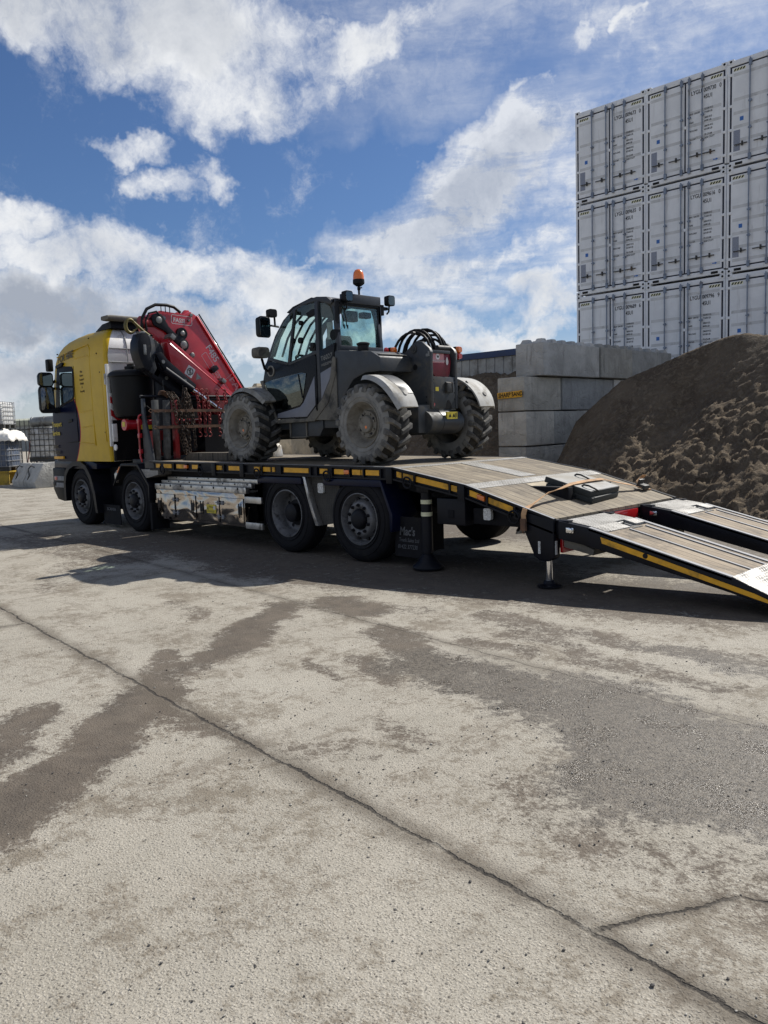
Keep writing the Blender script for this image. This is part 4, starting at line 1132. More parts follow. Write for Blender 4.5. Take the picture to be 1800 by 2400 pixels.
for y, w, tilt in ((.12,.085,-.01),(.325,.085,-.04),(.47,.075,.0)):
    mb = MB(); mb.prism([(y,2.14),(y+w,2.14),(y+w+tilt,1.19),(y+tilt,1.19)], 'X', 2.50, 2.585)
    mb.build('stake', M['stake'] if y < .45 else M['red_dark'], HB, bevel=.004)
mb = MB(); mb.box((2.45,1.1,1.2),(2.47,2.5,1.9)); mb.box((2.44,.3,1.3),(2.455,.95,1.5)); mb.tube([(2.5,.48,2.0),(2.5,.52,1.3),(2.5,.60,1.3)], .006, 6); mb.tube([(2.48,.05,2.05),(2.48,.14,1.98),(2.48,.24,2.06)], .012, 6); build_each(mb, 'backing_plate', M['chassis'], HB)

# --- bed
ZD = 1.13
def zdeck(x): return 1.17-.006*(x-2.6) if x < 7.96 else 0
mb = MB(); mb.prism([(2.62,1.172),(7.96,1.130),(7.96,1.09),(2.62,1.13)], 'Y', .05, 2.50); mb.build('bed', M['planks'], TR)
mb = MB(); mb.prism([(7.96,1.130),(8.985,.962),(8.985,.92),(7.96,1.09)], 'Y', .05, 2.50); BED2 = mb.build('bed_slope', M['planks'], TR)
mb = MB(); mb.prism([(9.03,.951),(10.04,.668),(10.04,.628),(9.03,.91)], 'Y', .05, 2.50); mb.build('bed_slope', M['planks'], TR)
mb = MB(); mb.prism([(8.96,.970),(8.99,.966),(9.12,.930),(9.12,.90),(8.96,.93)], 'Y', .03, 2.52); mb.build('tread_strip', M['chequer'], TR)
mb = MB(); mb.prism([(7.93,1.136),(7.96,1.135),(8.02,1.125),(8.02,1.10),(7.93,1.10)], 'Y', .03, 2.52); mb.build('tread_strip', M['chequer'], TR)
mb = MB(); mb.prism([(8.02,1.126),(8.90,.982),(8.90,.97),(8.02,1.11)], 'Y', 1.12, 1.42); mb.build('tread_insert', M['chequer'], TR)
mb = MB(); mb.prism([(9.15,.9215),(9.42,.8455),(9.42,.83),(9.15,.90)], 'Y', .86, 1.36); mb.build('new_plank', M['beige_block'], TR)
for y0, y1 in ((-.0,.05),(2.50,2.55)):
    mb = MB()
    out = [(2.55,1.178),(7.96,1.136),(9.0,.966),(10.06,.672)]
    inn = [(x, z-.145) for x, z in out]
    # rail as a channel: top flange, web, bottom flange
    for a, b in ((0,1),(1,2),(2,3)):
        (xa, za), (xb, zb) = out[a], out[b]
        mb.prism([(xa,za),(xb,zb),(xb,zb-.02),(xa,za-.02)], 'Y', y0, y1)
        web = (y0+.03, y1) if y0 < 1 else (y0, y1-.03)
        mb.prism([(xa,za-.02),(xb,zb-.02),(xb,zb-.125),(xa,za-.125)], 'Y', *web)
        mb.prism([(xa,za-.125),(xb,zb-.125),(xb,zb-.145),(xa,za-.145)], 'Y', y0, y1)
    rail = mb.build('side_rail', M['black_steel'], TR)
    if y0 < 1: NEAR = rail
mb = MB()
for a, b in (((2.55,1.1785),(7.96,1.1365)),((7.96,1.1365),(9.0,.9665)),((9.0,.9665),(10.06,.6725))): mb.prism([a,b,(b[0],b[1]+.004),(a[0],a[1]+.004)],'Y',-.002,.03)
mb.build('rail_edge', M['galv'], NEAR)
mb = MB()
for a, b in (((2.6,1.05),(7.96,1.01)),((7.96,1.0),(9.0,.83)),((9.0,.83),(10.0,.56))):
    mb.prism([a, b, (b[0], b[1]-.14), (a[0], a[1]-.14)], 'Y', .25, 2.3)
mb.build('subframe', M['chassis'], TR)
def zrail(x):
    if x < 7.96: return 1.178-(x-2.55)*.00776
    if x < 9.0: return 1.136-(x-7.96)*.1635
    return .966-(x-9.0)*.2774
def rail_box(a, b, d0, d1, y0, y1, mb):
    mb.prism([(a, zrail(a)-d0), (b, zrail(b)-d0), (b, zrail(b)-d1), (a, zrail(a)-d1)], 'Y', y0, y1)
for a, b in ((2.72,2.84),(2.95,3.18),(3.33,3.56),(3.77,3.93),(4.36,4.55),(4.72,4.99),(5.32,5.44),(5.52,5.68),(5.72,5.77),(5.97,6.46),(6.68,6.82),(6.95,7.12),(7.27,7.41),(7.43,7.47),(7.50,7.72),(8.0,8.07),(8.10,8.25),(8.29,8.75),(8.78,8.87),(9.04,9.19),(9.28,9.58),(9.69,9.75)):
    mb = MB(); rail_box(a, b, .040, .100, .018, .033, mb); mb.build('reflector', M['yellow_tape'], NEAR)
mb = MB()
for x in (3.25,3.62,3.95,4.6,5.5,5.9,6.5,6.62,6.9,7.22,7.46,7.74,8.27,8.77,9.26,9.6): rail_box(x, x+.022, .018, .128, .003, .03, mb)
build_each(mb, 'rail_rib', M['black_steel'], NEAR)
mb = MB()
for x in (4.33, 5.02, 7.86, 8.90): mb.prism([(x,zrail(x)-.004),(x+.09,zrail(x+.09)-.004),(x+.09,zrail(x)-.185),(x,zrail(x)-.185)], 'Y', -.012, .02)
build_each(mb, 'stake_pocket', M['black_steel'], NEAR, bevel=.004)
for x in (2.98, 4.06, 5.44, 6.86, 8.2, 9.62):
    mb = MB(); mb.ring((x, -.025, zrail(x)-.125), .062, .011, (V((1,0,0)), V((0,-.15,1)).normalized()), 18, 8); mb.build('rope_ring', M['black_steel'], NEAR)
for x in (3.57, 7.14, 9.15):
    mb = MB(); rail_box(x, x+.09, .045, .095, -.004, .03, mb); mb.build('marker_lamp', M['amber'], NEAR, bevel=.006)
# locker, ladder bars, side guard
mb = MB(); mb.box((2.60,.04,.27),(5.03,.50,.735)); LK = mb.build('locker', M['locker'], TR, bevel=.006)
for i in range(4):
    x = 2.66+i*.60 + (.02 if i > 1 else 0)
    mb = MB(); mb.box((x,.026,.31),(x+.53,.042,.665)); d = mb.build('locker_door', M['locker'], LK, bevel=.004)
    lx = x+.05 if i in (0, 2) else x+.42
    mb = MB(); mb.box((lx,.012,.44),(lx+.07,.03,.56)); mb.tube([(lx+.035,.01,.40),(lx+.035,.005,.60)], .010, 6); mb.build('latch', M['dark_iron'], d, bevel=.004)
    mb = MB()
    hx = x+.50 if i in (0, 2) else x+.005
    for z in (.36,.56): mb.box((hx,.016,z),(hx+.045,.03,z+.06)); mb.tube([(hx-.03,.016,z+.03),(hx+.08,.016,z+.03)], .006, 6)
    build_each(mb, 'hinge', M['galv'], d)
    mb = MB()
    for a, b in (((x-.004,.306),(x+.534,.312)),((x-.004,.662),(x+.534,.668))): mb.box((a[0],.034,a[1]),(b[0],.0405,b[1]))
    mb.box((x-.004,.034,.312),(x+.002,.0405,.662)); mb.box((x+.528,.034,.312),(x+.534,.0405,.662)); mb.build('door_gap', M['ink'], d)
mb = MB(); mb.box((4.10,.020,.43),(4.34,.025,.555)); s_ = mb.build('warning_label', M['sticker'], LK)
mb = MB(); add_text(mb, 'Warning', (4.17,.0195,.51), (1,0,0), (0,0,1), .035, sx=.9)
for z in (.445,.46): mb.box((4.12,.018,z),(4.30,.0195,z+.006))
mb.prism([(4.115,.48),(4.155,.48),(4.135,.525)], 'Y', .018, .0195); mb.build('lettering', M['faded_ink'], s_)
mb = MB(); mb.lathe([(.03,-.002),(.03,0)], (4.305,.019,.51), 'Y', 16); mb.build('pictogram', M['white_ink'], s_)
for z in (.655,.30):
    mb = MB(); mb.box((5.035,.035,z-.045),(5.42,.075,z+.045)); build_each(mb, 'side_guard', M['alu'], TR, bevel=.008)
# mudguards over the bogie
for a, b in ((5.40,6.33),(6.76,7.75)):
    mb = MB(); mb.box((a,.0,.905),(b,.42,.99)); 
    if a > 6: mb.prism([(7.72,.99),(7.76,.985),(7.93,.60),(7.92,.40),(7.88,.40),(7.88,.6)], 'Y', .0, .42)
    mb.build('mudguard', M['navy'], TR, bevel=.012)
mb = MB(); mb.prism([(6.36,1.0),(6.95,1.0),(6.92,.44),(6.60,.39)], 'Y', .10, .13); gp = mb.build('guard_plate', M['chequer_dark'], TR)
mb = MB(); mb.prism([(6.335,1.0),(6.385,1.0),(6.505,.62),(6.61,.39),(6.555,.39),(6.455,.62)], 'Y', .02, .10); mb.build('guard_edge', M['alu'], gp, bevel=.004)
mb = MB(); mb.prism([(x+6.615, z+.86) for x, z in rrect(.105,.125,.022)], 'Y', .075, .10); mb.build('work_lamp', M['clearlens'], gp)
mb = MB(); mb.box((5.36,.3,.25),(5.40,.7,.95)); mb.build('splash_plate', M['chassis'], TR)
mb = MB(); mb.cbox((8.10,.42,.36),(.02,.5,.44)); mb.cbox((8.08,.14,.34),(.5,.012,.46)); f = mb.build('mudflap', M['rubber'], TR)
mb = MB()
for s, x, z, h in (("Mac's", 7.91, .36, .135), ('Truck Sales Ltd', 7.90, .285, .062), ('01422 377230', 7.88, .205, .066)): add_text(mb, s, (x,.130,z), (1,0,0), (0,0,1), h, bold=.003 if h > .1 else 0, shear=.15, sx=.8)
mb.build('lettering', M['grey_ink'], f)
# outrigger leg
mb = MB(); mb.cyl((8.345,.12,.20),(8.345,.12,.98),.062,20); mb.cyl((8.345,.12,.1),(8.345,.12,.25),.045,16); OL = mb.build('outrigger_leg', M['black_steel'], TR)
for z in (.735,.60):
    mb = MB(); mb.lathe([(.064,0),(.064,.045)], (8.345,.12,z), 'Z', 24); mb.build('reflective_band', M['band'], OL)
mb = MB(); mb.lathe([(0,.015),(.17,.015),(.175,.03),(.17,.05),(.12,.09),(.07,.16),(.05,.18)], (8.345,.12,0), 'Z', 28); mb.build('foot', M['black_steel'], OL)
mb = MB(); mb.box((8.26,.05,.86),(8.44,.9,1.0)); mb.build('outrigger_beam', M['black_steel'], TR, bevel=.01)
mb = MB(); mb.box((8.55,.06,.53),(8.94,.5,.81)); b_ = mb.build('tool_box', M['black_steel'], TR, bevel=.012)
mb = MB(); mb.box((8.71,.05,.60),(8.79,.065,.69)); mb.build('latch', M['chassis'], b_, bevel=.006)
mb = MB(); mb.prism([(x+9.235, z+.67) for x, z in rrect(.095,.12,.02)], 'Y', .05, .09); mb.build('work_lamp', M['clearlens'], TR)
mb = MB(); mb.box((9.0,.12,.55),(9.6,2.4,.72)); mb.prism([(9.30,.52),(9.60,.62),(9.9,.5),(9.5,.42)], 'Y', .6, 1.9); mb.build('tail_frame', M['chassis'], TR, bevel=.01)
mb = MB(); mb.tube([(9.5,.25,.66),(9.75,.25,.52),(9.88,.25,.38)], .035, 10); mb.tube([(9.58,.3,.72),(9.95,.3,.38)], .02, 8); mb.tube([(9.5,.2,.5),(9.6,.2,.62),(9.72,.2,.46)], .015, 8); mb.build('spring_strut', M['chassis'], TR)
mb = MB(); mb.prism([(9.40,.53),(9.62,.55),(9.58,.47),(9.36,.44)], 'Y', .35, .8); mb.build('exhaust_shield', M['alu'], TR, bevel=.01)
mb = MB(); mb.cbox((9.3,2.2,.3),(.02,.45,.5)); mb.build('mudflap', M['rubber'], TR)
# rear corner brackets with jack legs
for s, y in ((1, .0), (-1, 2.44)):
    mb = MB(); mb.prism([(9.62,.745),(10.06,.66),(10.06,.30),(10.0,.26),(9.90,.26),(9.84,.30),(9.73,.53)], 'Y', y, y+.11)
    BR = mb.build('corner_bracket', M['black_steel'], TR, bevel=.01)
    mb = MB(); yy = y+.055
    mb.cyl((9.97,yy,.04),(9.97,yy,.35),.034,16); mb.build('jack_leg', M['chrome'], BR)
    mb = MB(); mb.lathe([(0,.0),(.115,.0),(.115,.015),(.06,.03),(.045,.06)], (9.97,yy,.012), 'Z', 22); mb.build('jack_foot', M['black_steel'], BR)
    if s == 1:
        mb = MB()
        for x in (9.90,):
            mb.prism([(x-.012,.33),(x+.012,.33),(x+.012,.45),(x-.012,.45)], 'Y', -.006, .0)
        mb.box((10.062,.02,.33),(10.068,.05,.46)); mb.build('reflector', M['clearlens'], BR)
    mb = MB(); mb.box((10.065,y+.1 if s==1 else y-.34,.34),(10.10,y+.42 if s==1 else y,.47)); mb.build('tail_lamp', M['redlens'], TR, bevel=.006)
mb = MB(); mb.box((10.045,.95,.50),(10.07,1.62,.63)); mb.build('reflector_board', M['redlens'], TR, bevel=.004)
mb = MB(); mb.box((9.98,.06,.38),(10.045,2.5,.64)); mb.build('rear_beam', M['black_steel'], TR, bevel=.008)
# loading ramps, hinged at the rear beam
def zramp(x): return .655-.14*(x-10.1) if x < 10.42 else .610-.245*(x-10.42) if x < 11.72 else .2915-.40*(x-11.72)
def ramp(y0, y1):
    pr = [10.10,10.42,11.06,11.72,12.0,12.38]
    mb = MB()
    th = {10.10:.17,10.42:.17,11.06:.15,11.72:.13,12.0:.09,12.38:.02}
    side = [(x, zramp(x)) for x in pr] + [(x, zramp(x)-th[x]) for x in pr[::-1]]
    mb.prism(side, 'Y', y0, y0+.045); mb.prism(side, 'Y', y1-.045, y1)
    RP = mb.build('loading_ramp', M['black_steel'], TR, bevel=.004)
    def sheet(name, a, b, ya, yb, dz, mat):
        xs = [a]+[x for x in pr if a < x < b]+[b]; mb = MB()
        for p, q in zip(xs, xs[1:]): mb.prism([(p,zramp(p)+dz),(q,zramp(q)+dz),(q,zramp(q)+dz-.03),(p,zramp(p)+dz-.03)], 'Y', ya, yb)
        return mb.build(name, mat, RP)
    sheet('ramp_boards', 10.56, 11.72, y0+.05, y1-.05, -.006, M['ramp_planks'])
    sheet('tread_plate', 10.12, 10.40, y0+.07, y1-.03, .004, M['chequer']); sheet('tread_plate', 10.40, 10.57, y0+.07, y0+.50, .004, M['chequer']); sheet('tread_plate', 10.40, 10.53, y1-.22, y1-.05, .004, M['chequer'])
    sheet('tread_plate', 11.72, 12.38, y0+.005, y1-.005, .006, M['chequer'])
    for yy in (y0+.0, y1-.05): sheet('ramp_edge', 10.42, 11.72, yy, yy+.05, .005, M['galv'])
    for yy in (y0+.42, y1-.17): sheet('steel_strip', 10.60, 11.72, yy, yy+.028, .004, M['galv'])
    mb = MB(); x = 10.47; z = zramp(x)
    mb.box((10.36,y0+.50,z-.05),(10.60,y1-.22,z-.03)); mb.cyl((10.45,y0+.6,z-.015),(10.60,y0+.6,z-.05),.014,10); mb.cyl((10.40,y0+.52,z-.01),(10.40,y1-.24,z-.01),.012,10); mb.build('lock_pin', M['steel_grey'], RP)
    mb = MB(); mb.cyl((10.08,y0+.03,.60),(10.08,y1-.03,.60),.05,18); mb.box((10.06,y0+.02,.52),(10.20,y0+.10,.66)); mb.box((10.06,y1-.10,.52),(10.20,y1-.02,.66)); mb.build('hinge', M['black_steel'], RP, bevel=.006)
    mb = MB(); mb.box((10.19,y0-.015,.55),(10.27,y0+.02,.60)); mb.cyl((10.24,y0-.03,.575),(10.24,y0+.01,.575),.025,12); mb.build('hinge_bolt', M['chrome'], RP, bevel=.005)
    mb = MB(); mb.prism([(10.12,.51),(10.44,.40),(10.43,.345),(10.12,.40)], 'Y', y0+.06, y0+.3); mb.build('lift_cylinder_cover', M['tele_mud'], RP, bevel=.008)
    return RP
RN = ramp(.02, .92); ramp(1.66, 2.54)
mb = MB(); mb.prism([(10.545,zramp(10.545)-.045),(11.9,zramp(11.9)-.038),(12.25,zramp(12.25)-.022),(11.85,zramp(11.85)-.085),(10.56,zramp(10.56)-.098)], 'Y', .012, .019); mb.build('reflector_stripe', M['yellow_tape'], RN)
mb = MB(); mb.lathe([(.024,0),(.024,.003)], (10.98,.0105,zramp(10.98)-.072), 'Y', 16); mb.build('stripe_hole', M['ink'], RN)
# ---------------------------------------------------------------- telehandler on the bed
ZB = 1.148
TH = empty('telehandler', (5.9, 1.25, ZB), 'dusty dark grey telehandler with an orange beacon standing on the truck bed', 'telehandler')

def tele_wheel(x, yo, s):
    """yo: outer face; s=1 the outer face looks to -Y"""
    r0 = .492
    c = V((x, yo, (zdeck(x) if x < 7.96 else ZB) + r0 - .004))
    W = .38; mid = yo + s*W/2
    w = empty('wheel', (x, mid, c.z), parent=TH)
    Y = lambda h: h*s
    t = MB()
    t.lathe([(.275,Y(.035)),(.285,Y(.012)),(.33,Y(-.004)),(.385,Y(-.008)),(.425,Y(.002)),(.447,Y(.022)),(.457,Y(.05)),(.462,Y(W/2)),(.457,Y(W-.05)),(.447,Y(W-.022)),(.425,Y(W-.002)),(.36,Y(W+.008)),(.285,Y(W-.012)),(.275,Y(W-.035))], c, 'Y', 64, close=True)
    t.lathe([(.325,Y(-.003)),(.328,Y(-.009)),(.334,Y(-.009)),(.337,Y(-.004))], c, 'Y', 64, caps=False)
    to = t.build('tyre', [M['dusty_rubber'], M['tread_dark']], w)
    for p in to.data.polygons:
        if p.index < 15*64 and 5 <= p.index//64 <= 8: p.material_index = 1
    L = MB(); rng = random.Random(int(x*100+yo*10))
    nl = 19
    for side in (0, 1):
        for k in range(nl):
            a0 = 2*math.pi*(k+.5*side)/nl
            # stations from the tread centre out over the shoulder and down the wall: (across, radius low, radius high, angle lag, half width)
            st = [(.02,.455,.492,.0,.030),(.10,.455,.494,.085,.028),(.165,.452,.490,.155,.030),(.192,.44,.478,.175,.032),(.203,.405,.445,.18,.031),(.2,.385,.40,.18,.028)]
            rings = []
            for d, lo, hi, lag, hw in st:
                yy = mid + (d if side == (0 if s < 0 else 1) else -d)*1.0
                a = a0 - lag
                j = rng.uniform(-.004, .002)
                pts = []
                for rr, dh in ((lo, -1.25), (hi+j, -.8), (hi+j, .8), (lo, 1.25)):
                    aa = a + dh*hw/rr
                    pts.append((x+rr*math.sin(aa), yy, c.z+rr*math.cos(aa)))
                rings.append(pts)
            L.loft(rings)
    L.build('tread_lugs', M['dusty_lug'], w, smooth=25)
    r = MB()
    r.lathe([(.285,Y(.02)),(.282,Y(.004)),(.272,Y(.002)),(.262,Y(.018)),(.250,Y(.035)),(.235,Y(.05)),(.222,Y(.085)),(.206,Y(.125)),(.19,Y(.135)),(.17,Y(.13)),(.162,Y(.112)),(.158,Y(.09)),(.06,Y(.088)),(0,Y(.088))], c, 'Y', 48, caps=False)
    r.build('rim', M['dusty_rim'], w)
    h = MB(); h.lathe([(.105,Y(.09)),(.102,Y(.06)),(.095,Y(.052)),(.04,Y(.047)),(0,Y(.046))], c, 'Y', 32)
    for k in range(8):
        a = 2*math.pi*k/8+.3; q = c+V((math.cos(a)*.132, Y(.09), math.sin(a)*.132))
        h.lathe([(.014,0),(.014,Y(-.02)),(0,Y(-.02))], q, 'Y', 6)
    h.build('hub', M['dusty_rim'], w)
    if s == 1:
        p = MB(); q = c+V((.02, .05, -.035)); p.lathe([(.018,-.005),(.018,.0)], q, 'Y', 14); p.build('hub_plug', M['amber'], w)
    # dark recessed studs
    d = MB()
    for k in range(4):
        a = 2*math.pi*k/4+.55; q = c+V((math.cos(a)*.132, Y(.0875), math.sin(a)*.132)); d.lathe([(.017,Y(-.004)),(.017,0)], q, 'Y', 10)
    d.build('stud_hole', M['hub_black'], w)
for x in (4.66, 7.19): tele_wheel(x, .28, 1); tele_wheel(x, 2.22, -1)

# --- frame, axles, belly
mb = MB()
mb.box((4.2,.95,1.50),(7.5,1.60,1.85)); mb.box((4.5,.55,1.53),(4.8,1.95,1.76)); mb.box((7.05,.55,1.53),(7.33,1.95,1.76))
mb.box((5.0,.66,1.60),(6.5,2.0,1.75)); mb.prism([(3.95,1.45),(4.3,1.45),(4.4,2.0),(4.1,2.1)], 'Y', 1.2, 1.9)
FR = mb.build('chassis', M['tele_dark'], TH, bevel=.015)
mb = MB(); mb.prism([(5.38,1.72),(5.38,1.49),(5.98,1.50),(6.06,1.60),(6.06,1.72)], 'Y', .64, .95); st = mb.build('step_box', M['tele_dark'], TH, bevel=.01)
mb = MB(); mb.box((5.40,.62,1.485),(5.73,.80,1.50)); mb.box((5.72,.62,1.49),(5.74,.72,1.71)); mb.box((5.37,.62,1.49),(5.39,.72,1.71)); mb.build('step', M['tele_mud'], st)
# --- engine cover and side body behind the cab
mb = MB()
mb.prism([(6.38,1.70),(6.38,2.585),(6.46,2.585),(7.05,2.53),(7.20,2.45),(7.22,2.27),(6.95,2.27),(6.72,2.20),(6.58,2.05),(6.50,1.88),(6.49,1.70)], 'Y', .60, 1.18)
mb.build('engine_cover', M['tele_dark'], TH, bevel=.02)
mb = MB(); mb.prism([(6.62,2.562),(7.18,2.475),(7.18,2.49),(6.62,2.577)], 'Y', .64, 1.12); mb.build('cover_lid', M['tele_guard'], TH, bevel=.006)
mb = MB(); mb.lathe([(.0,0),(.06,0),(.072,.03),(.072,.09),(.085,.105),(.085,.12),(.05,.135),(0,.14)], (6.80,.72,2.53), 'Z', 20); mb.build('air_intake', M['black_plastic'], TH)
mb = MB(); mb.prism([(5.95,1.715),(6.42,1.70),(6.42,2.50),(6.36,2.52),(6.30,2.20),(6.10,1.93)], 'Y', .585, .66); mb.build('rear_sill', M['tele_mud'], TH, bevel=.008)
# --- cab frame: side hoops, pillars, cross bars
hoop = [(4.84,2.28),(4.90,2.50),(4.98,2.66),(5.12,2.90),(5.30,3.09),(5.52,3.22),(5.75,3.285),(6.02,3.30),(6.22,3.28),(6.32,3.20),(6.37,3.05),(6.41,2.75),(6.42,2.50)]
def hoop_y(x, z, side):   # the cab tapers a little towards the roof
    k = max(0, (z-2.3))*.06
    return .605+k if side == 0 else 1.46-k*.5
CB = None
for side in (0, 1):
    mb = MB()
    for (a, b) in zip(hoop, hoop[1:]):
        pass
    n = len(hoop)
    rings = []
    for i, (x, z) in enumerate(hoop):
        p0 = V(hoop[max(0, i-1)]); p1 = V(hoop[min(n-1, i+1)]); t = (p1-p0).normalized(); nn = V((-t.y, t.x))
        y = hoop_y(x, z, side); d = 1 if side == 0 else -1
        w = .038 if i < 9 else .045
        rings.append([(x+nn.x*.02, y, z+nn.y*.02), (x-nn.x*w, y, z-nn.y*w), (x-nn.x*w, y+d*.06, z-nn.y*w), (x+nn.x*.02, y+d*.06, z+nn.y*.02)])
    mb.loft(rings)
    o = mb.build('cab_frame' if side == 0 else 'far_hoop', M['tele_frame'], TH if side == 0 else CB, bevel=.01)
    if side == 0: CB = o
y1f = lambda z: hoop_y(0, z, 1)
mb = MB()
mb.box((6.02,.60,1.80),(6.085,.68,3.26)); mb.build('door_pillar', M['tele_frame'], CB, bevel=.01)
mb = MB()
for (x, z, h) in ((6.33,3.21,.10),(6.40,2.62,.08)): mb.box((x-.02,.66,z-h/2),(x+.04,1.44,z+h/2))
mb.box((6.33,1.40,2.6),(6.40,1.47,3.22)); mb.box((6.31,1.30,1.8),(6.40,1.47,2.62)); mb.box((4.9,1.40,1.8),(6.40,1.46,2.48))
mb.box((6.37,.62,1.75),(6.43,1.47,2.60))
mb.build('rear_frame', M['tele_frame'], CB, bevel=.012)
# roof: bars of the guard, with open glass between, and front curved bars
mb = MB()
for y in (.72,.86,1.0,1.14,1.28,1.40):
    mb.tube([(x-.01, y, z-.02) for x, z in hoop[2:9]], .016, 6)
build_each(mb, 'guard_bar', M['tele_frame'], CB)
mb = MB()
mb.prism([(5.45,3.19),(5.78,3.30),(6.02,3.325),(6.22,3.30),(6.33,3.22),(6.30,3.19),(6.0,3.27),(5.75,3.25),(5.47,3.16)], 'Y', .64, 1.43); mb.build('roof', M['tele_frame'], CB, bevel=.006)
mb = MB(); mb.loft([[(x, y, z) for y in (.66,.9,1.2,1.42)] for x, z in hoop[1:6]], cap=False, closed=False); mb.build('windscreen', M['glass'], TH, recalc=False, solid=.005)
mb = MB(); mb.prism([(5.4,3.185),(5.55,3.25),(5.9,3.32),(5.9,3.335),(5.5,3.262),(5.36,3.20)], 'Y', .66, 1.42); mb.build('sun_visor', M['black_plastic'], CB, bevel=.005)
# front lower wall and floor
mb = MB(); mb.prism([(4.84,2.30),(4.80,2.26),(5.10,1.70),(5.98,1.70),(5.98,1.74),(5.16,1.74),(4.90,2.28)], 'Y', .66, 1.44); mb.build('floor_pan', M['tele_dark'], CB, bevel=.006)
# sill under the door
mb = MB(); mb.prism([(4.79,2.30),(4.845,2.31),(5.145,1.742),(5.81,1.742),(5.99,1.885),(6.10,1.96),(6.30,2.22),(6.36,2.50),(6.42,2.50),(6.42,2.30),(6.25,1.93),(5.96,1.70),(5.10,1.685)], 'Y', .575, .64); mb.build('sill', M['tele_mud'], CB, bevel=.008)
# door lower half: dark frame panel, lower glass, grey corner
DR = None
mb = MB(); mb.prism([(4.87,2.30),(4.91,2.52),(4.97,2.575),(5.43,2.475),(5.98,2.575),(6.02,2.55),(6.02,1.92),(5.81,1.75),(5.15,1.75)], 'Y', .590, .625); DR = mb.build('door', M['gloss_black'], TH, bevel=.006)
mb = MB(); mb.prism([(5.155,1.765),(5.80,1.765),(5.985,1.91),(5.985,2.29),(5.74,1.955),(5.66,1.90),(5.16,1.825)], 'Y', .582, .590); mb.build('door_skin', M['tele_grey'], DR, bevel=.003)
mb = MB(); mb.prism([(4.90,2.27),(5.05,2.30),(5.72,2.36),(5.82,2.34),(5.72,1.97),(5.66,1.925),(5.165,1.85)], 'Y', .581, .5895); lg = mb.build('lower_pane', M['glass_dark'], DR, bevel=.003)
mb = MB(); mb.tube([(5.66,.578,2.34),(5.73,.578,2.02)], .010, 6); mb.build('pane_strut', M['black_plastic'], lg)
mb = MB(); mb.ring((5.045,.588,2.425), .068, .012, 'Y', 28, 8); mb.build('lock_ring', M['tele_guard'], DR)
mb = MB(); mb.lathe([(.055,-.006),(.055,0)], (5.045,.588,2.425), 'Y', 24); mb.build('lock', M['black_plastic'], DR)
# upper door glazing in two panes with a dark bar between
mb = MB(); mb.prism([(4.985,2.60),(5.395,2.505),(5.575,3.19),(5.44,3.14),(5.27,3.02),(5.13,2.86)], 'Y', .625, .632); mb.build('pane', M['glass'], DR)
mb = MB(); mb.prism([(5.435,2.50),(6.01,2.60),(6.01,3.25),(5.76,3.245),(5.61,3.205)], 'Y', .632, .639); mb.build('pane', M['glass'], DR)
mb = MB(); mb.prism([(5.385,2.48),(5.44,2.48),(5.615,3.21),(5.57,3.195)], 'Y', .612, .645); mb.prism([(4.95,2.585),(5.40,2.475),(5.41,2.515),(4.97,2.625)], 'Y', .605, .64); mb.prism([(5.42,2.475),(6.03,2.58),(6.03,2.63),(5.43,2.515)], 'Y', .605, .64); mb.build('glazing_bar', M['tele_frame'], DR, bevel=.005)
mb = MB()
for x, z, r in ((5.52,2.80,.035),(5.68,2.79,.042),(5.70,3.02,.032),(5.93,2.70,.04)): mb.lathe([(r,-.012),(r,.03),(r*.6,.04)], (x, .62, z), 'Y', 14)
mb.prism([(5.82,3.13),(5.94,3.17),(6.0,3.17),(6.0,3.09),(5.86,3.07)], 'Y', .62, .66); mb.prism([(5.85,2.68),(5.98,2.71),(5.98,2.63),(5.87,2.63)], 'Y', .62, .66)
build_each(mb, 'door_catch', M['black_plastic'], DR, bevel=.004)
mb = MB(); mb.tube([(6.03,.58,2.0),(6.03,.565,2.0),(6.03,.565,1.86),(6.03,.58,1.84)], .012, 6); mb.build('hinge', M['black_plastic'], DR)
# rear quarter panel with lettering and small window
mb = MB(); mb.prism([(6.09,1.95),(6.29,2.22),(6.36,2.48),(6.395,2.69),(6.09,2.615)], 'Y', .597, .63); Q = mb.build('quarter_panel', M['gloss_black'], TH, bevel=.004)
mb = MB(); mb.prism([(6.105,1.985),(6.285,2.235),(6.345,2.40),(6.105,2.325)], 'Y', .589, .597); mb.build('quarter_skin', M['tele_grey'], Q, bevel=.003)
mb = MB(); mb.prism([(6.10,2.63),(6.385,2.70),(6.35,3.05),(6.30,3.16),(6.20,3.22),(6.10,3.23)], 'Y', .63, .637); mb.build('quarter_pane', M['glass'], Q)
mb = MB(); mb.lathe([(.07,-.01),(.07,.05),(.05,.06)], (6.345,.64,2.80), 'Y', 20); mb.box((6.33,.635,2.74),(6.42,.68,2.86)); mb.build('side_lamp', M['black_plastic'], Q)
mb = MB(); add_text(mb, 'T6027', (6.115,.5955,2.475), (1,0,.17), (0,0,1), .088, sx=.98, space=1.05); add_text(mb, 'WEIDEMANN', (6.12,.5955,2.405), (1,0,.17), (0,0,1), .048, sx=1.0); mb.build('lettering', M['steel_grey'], Q)
# paper notice inside the quarter window
mb = MB(); mb.box((6.14,.70,2.76),(6.26,.703,2.98)); mb.build('notice', M['ibc_grey'], Q)
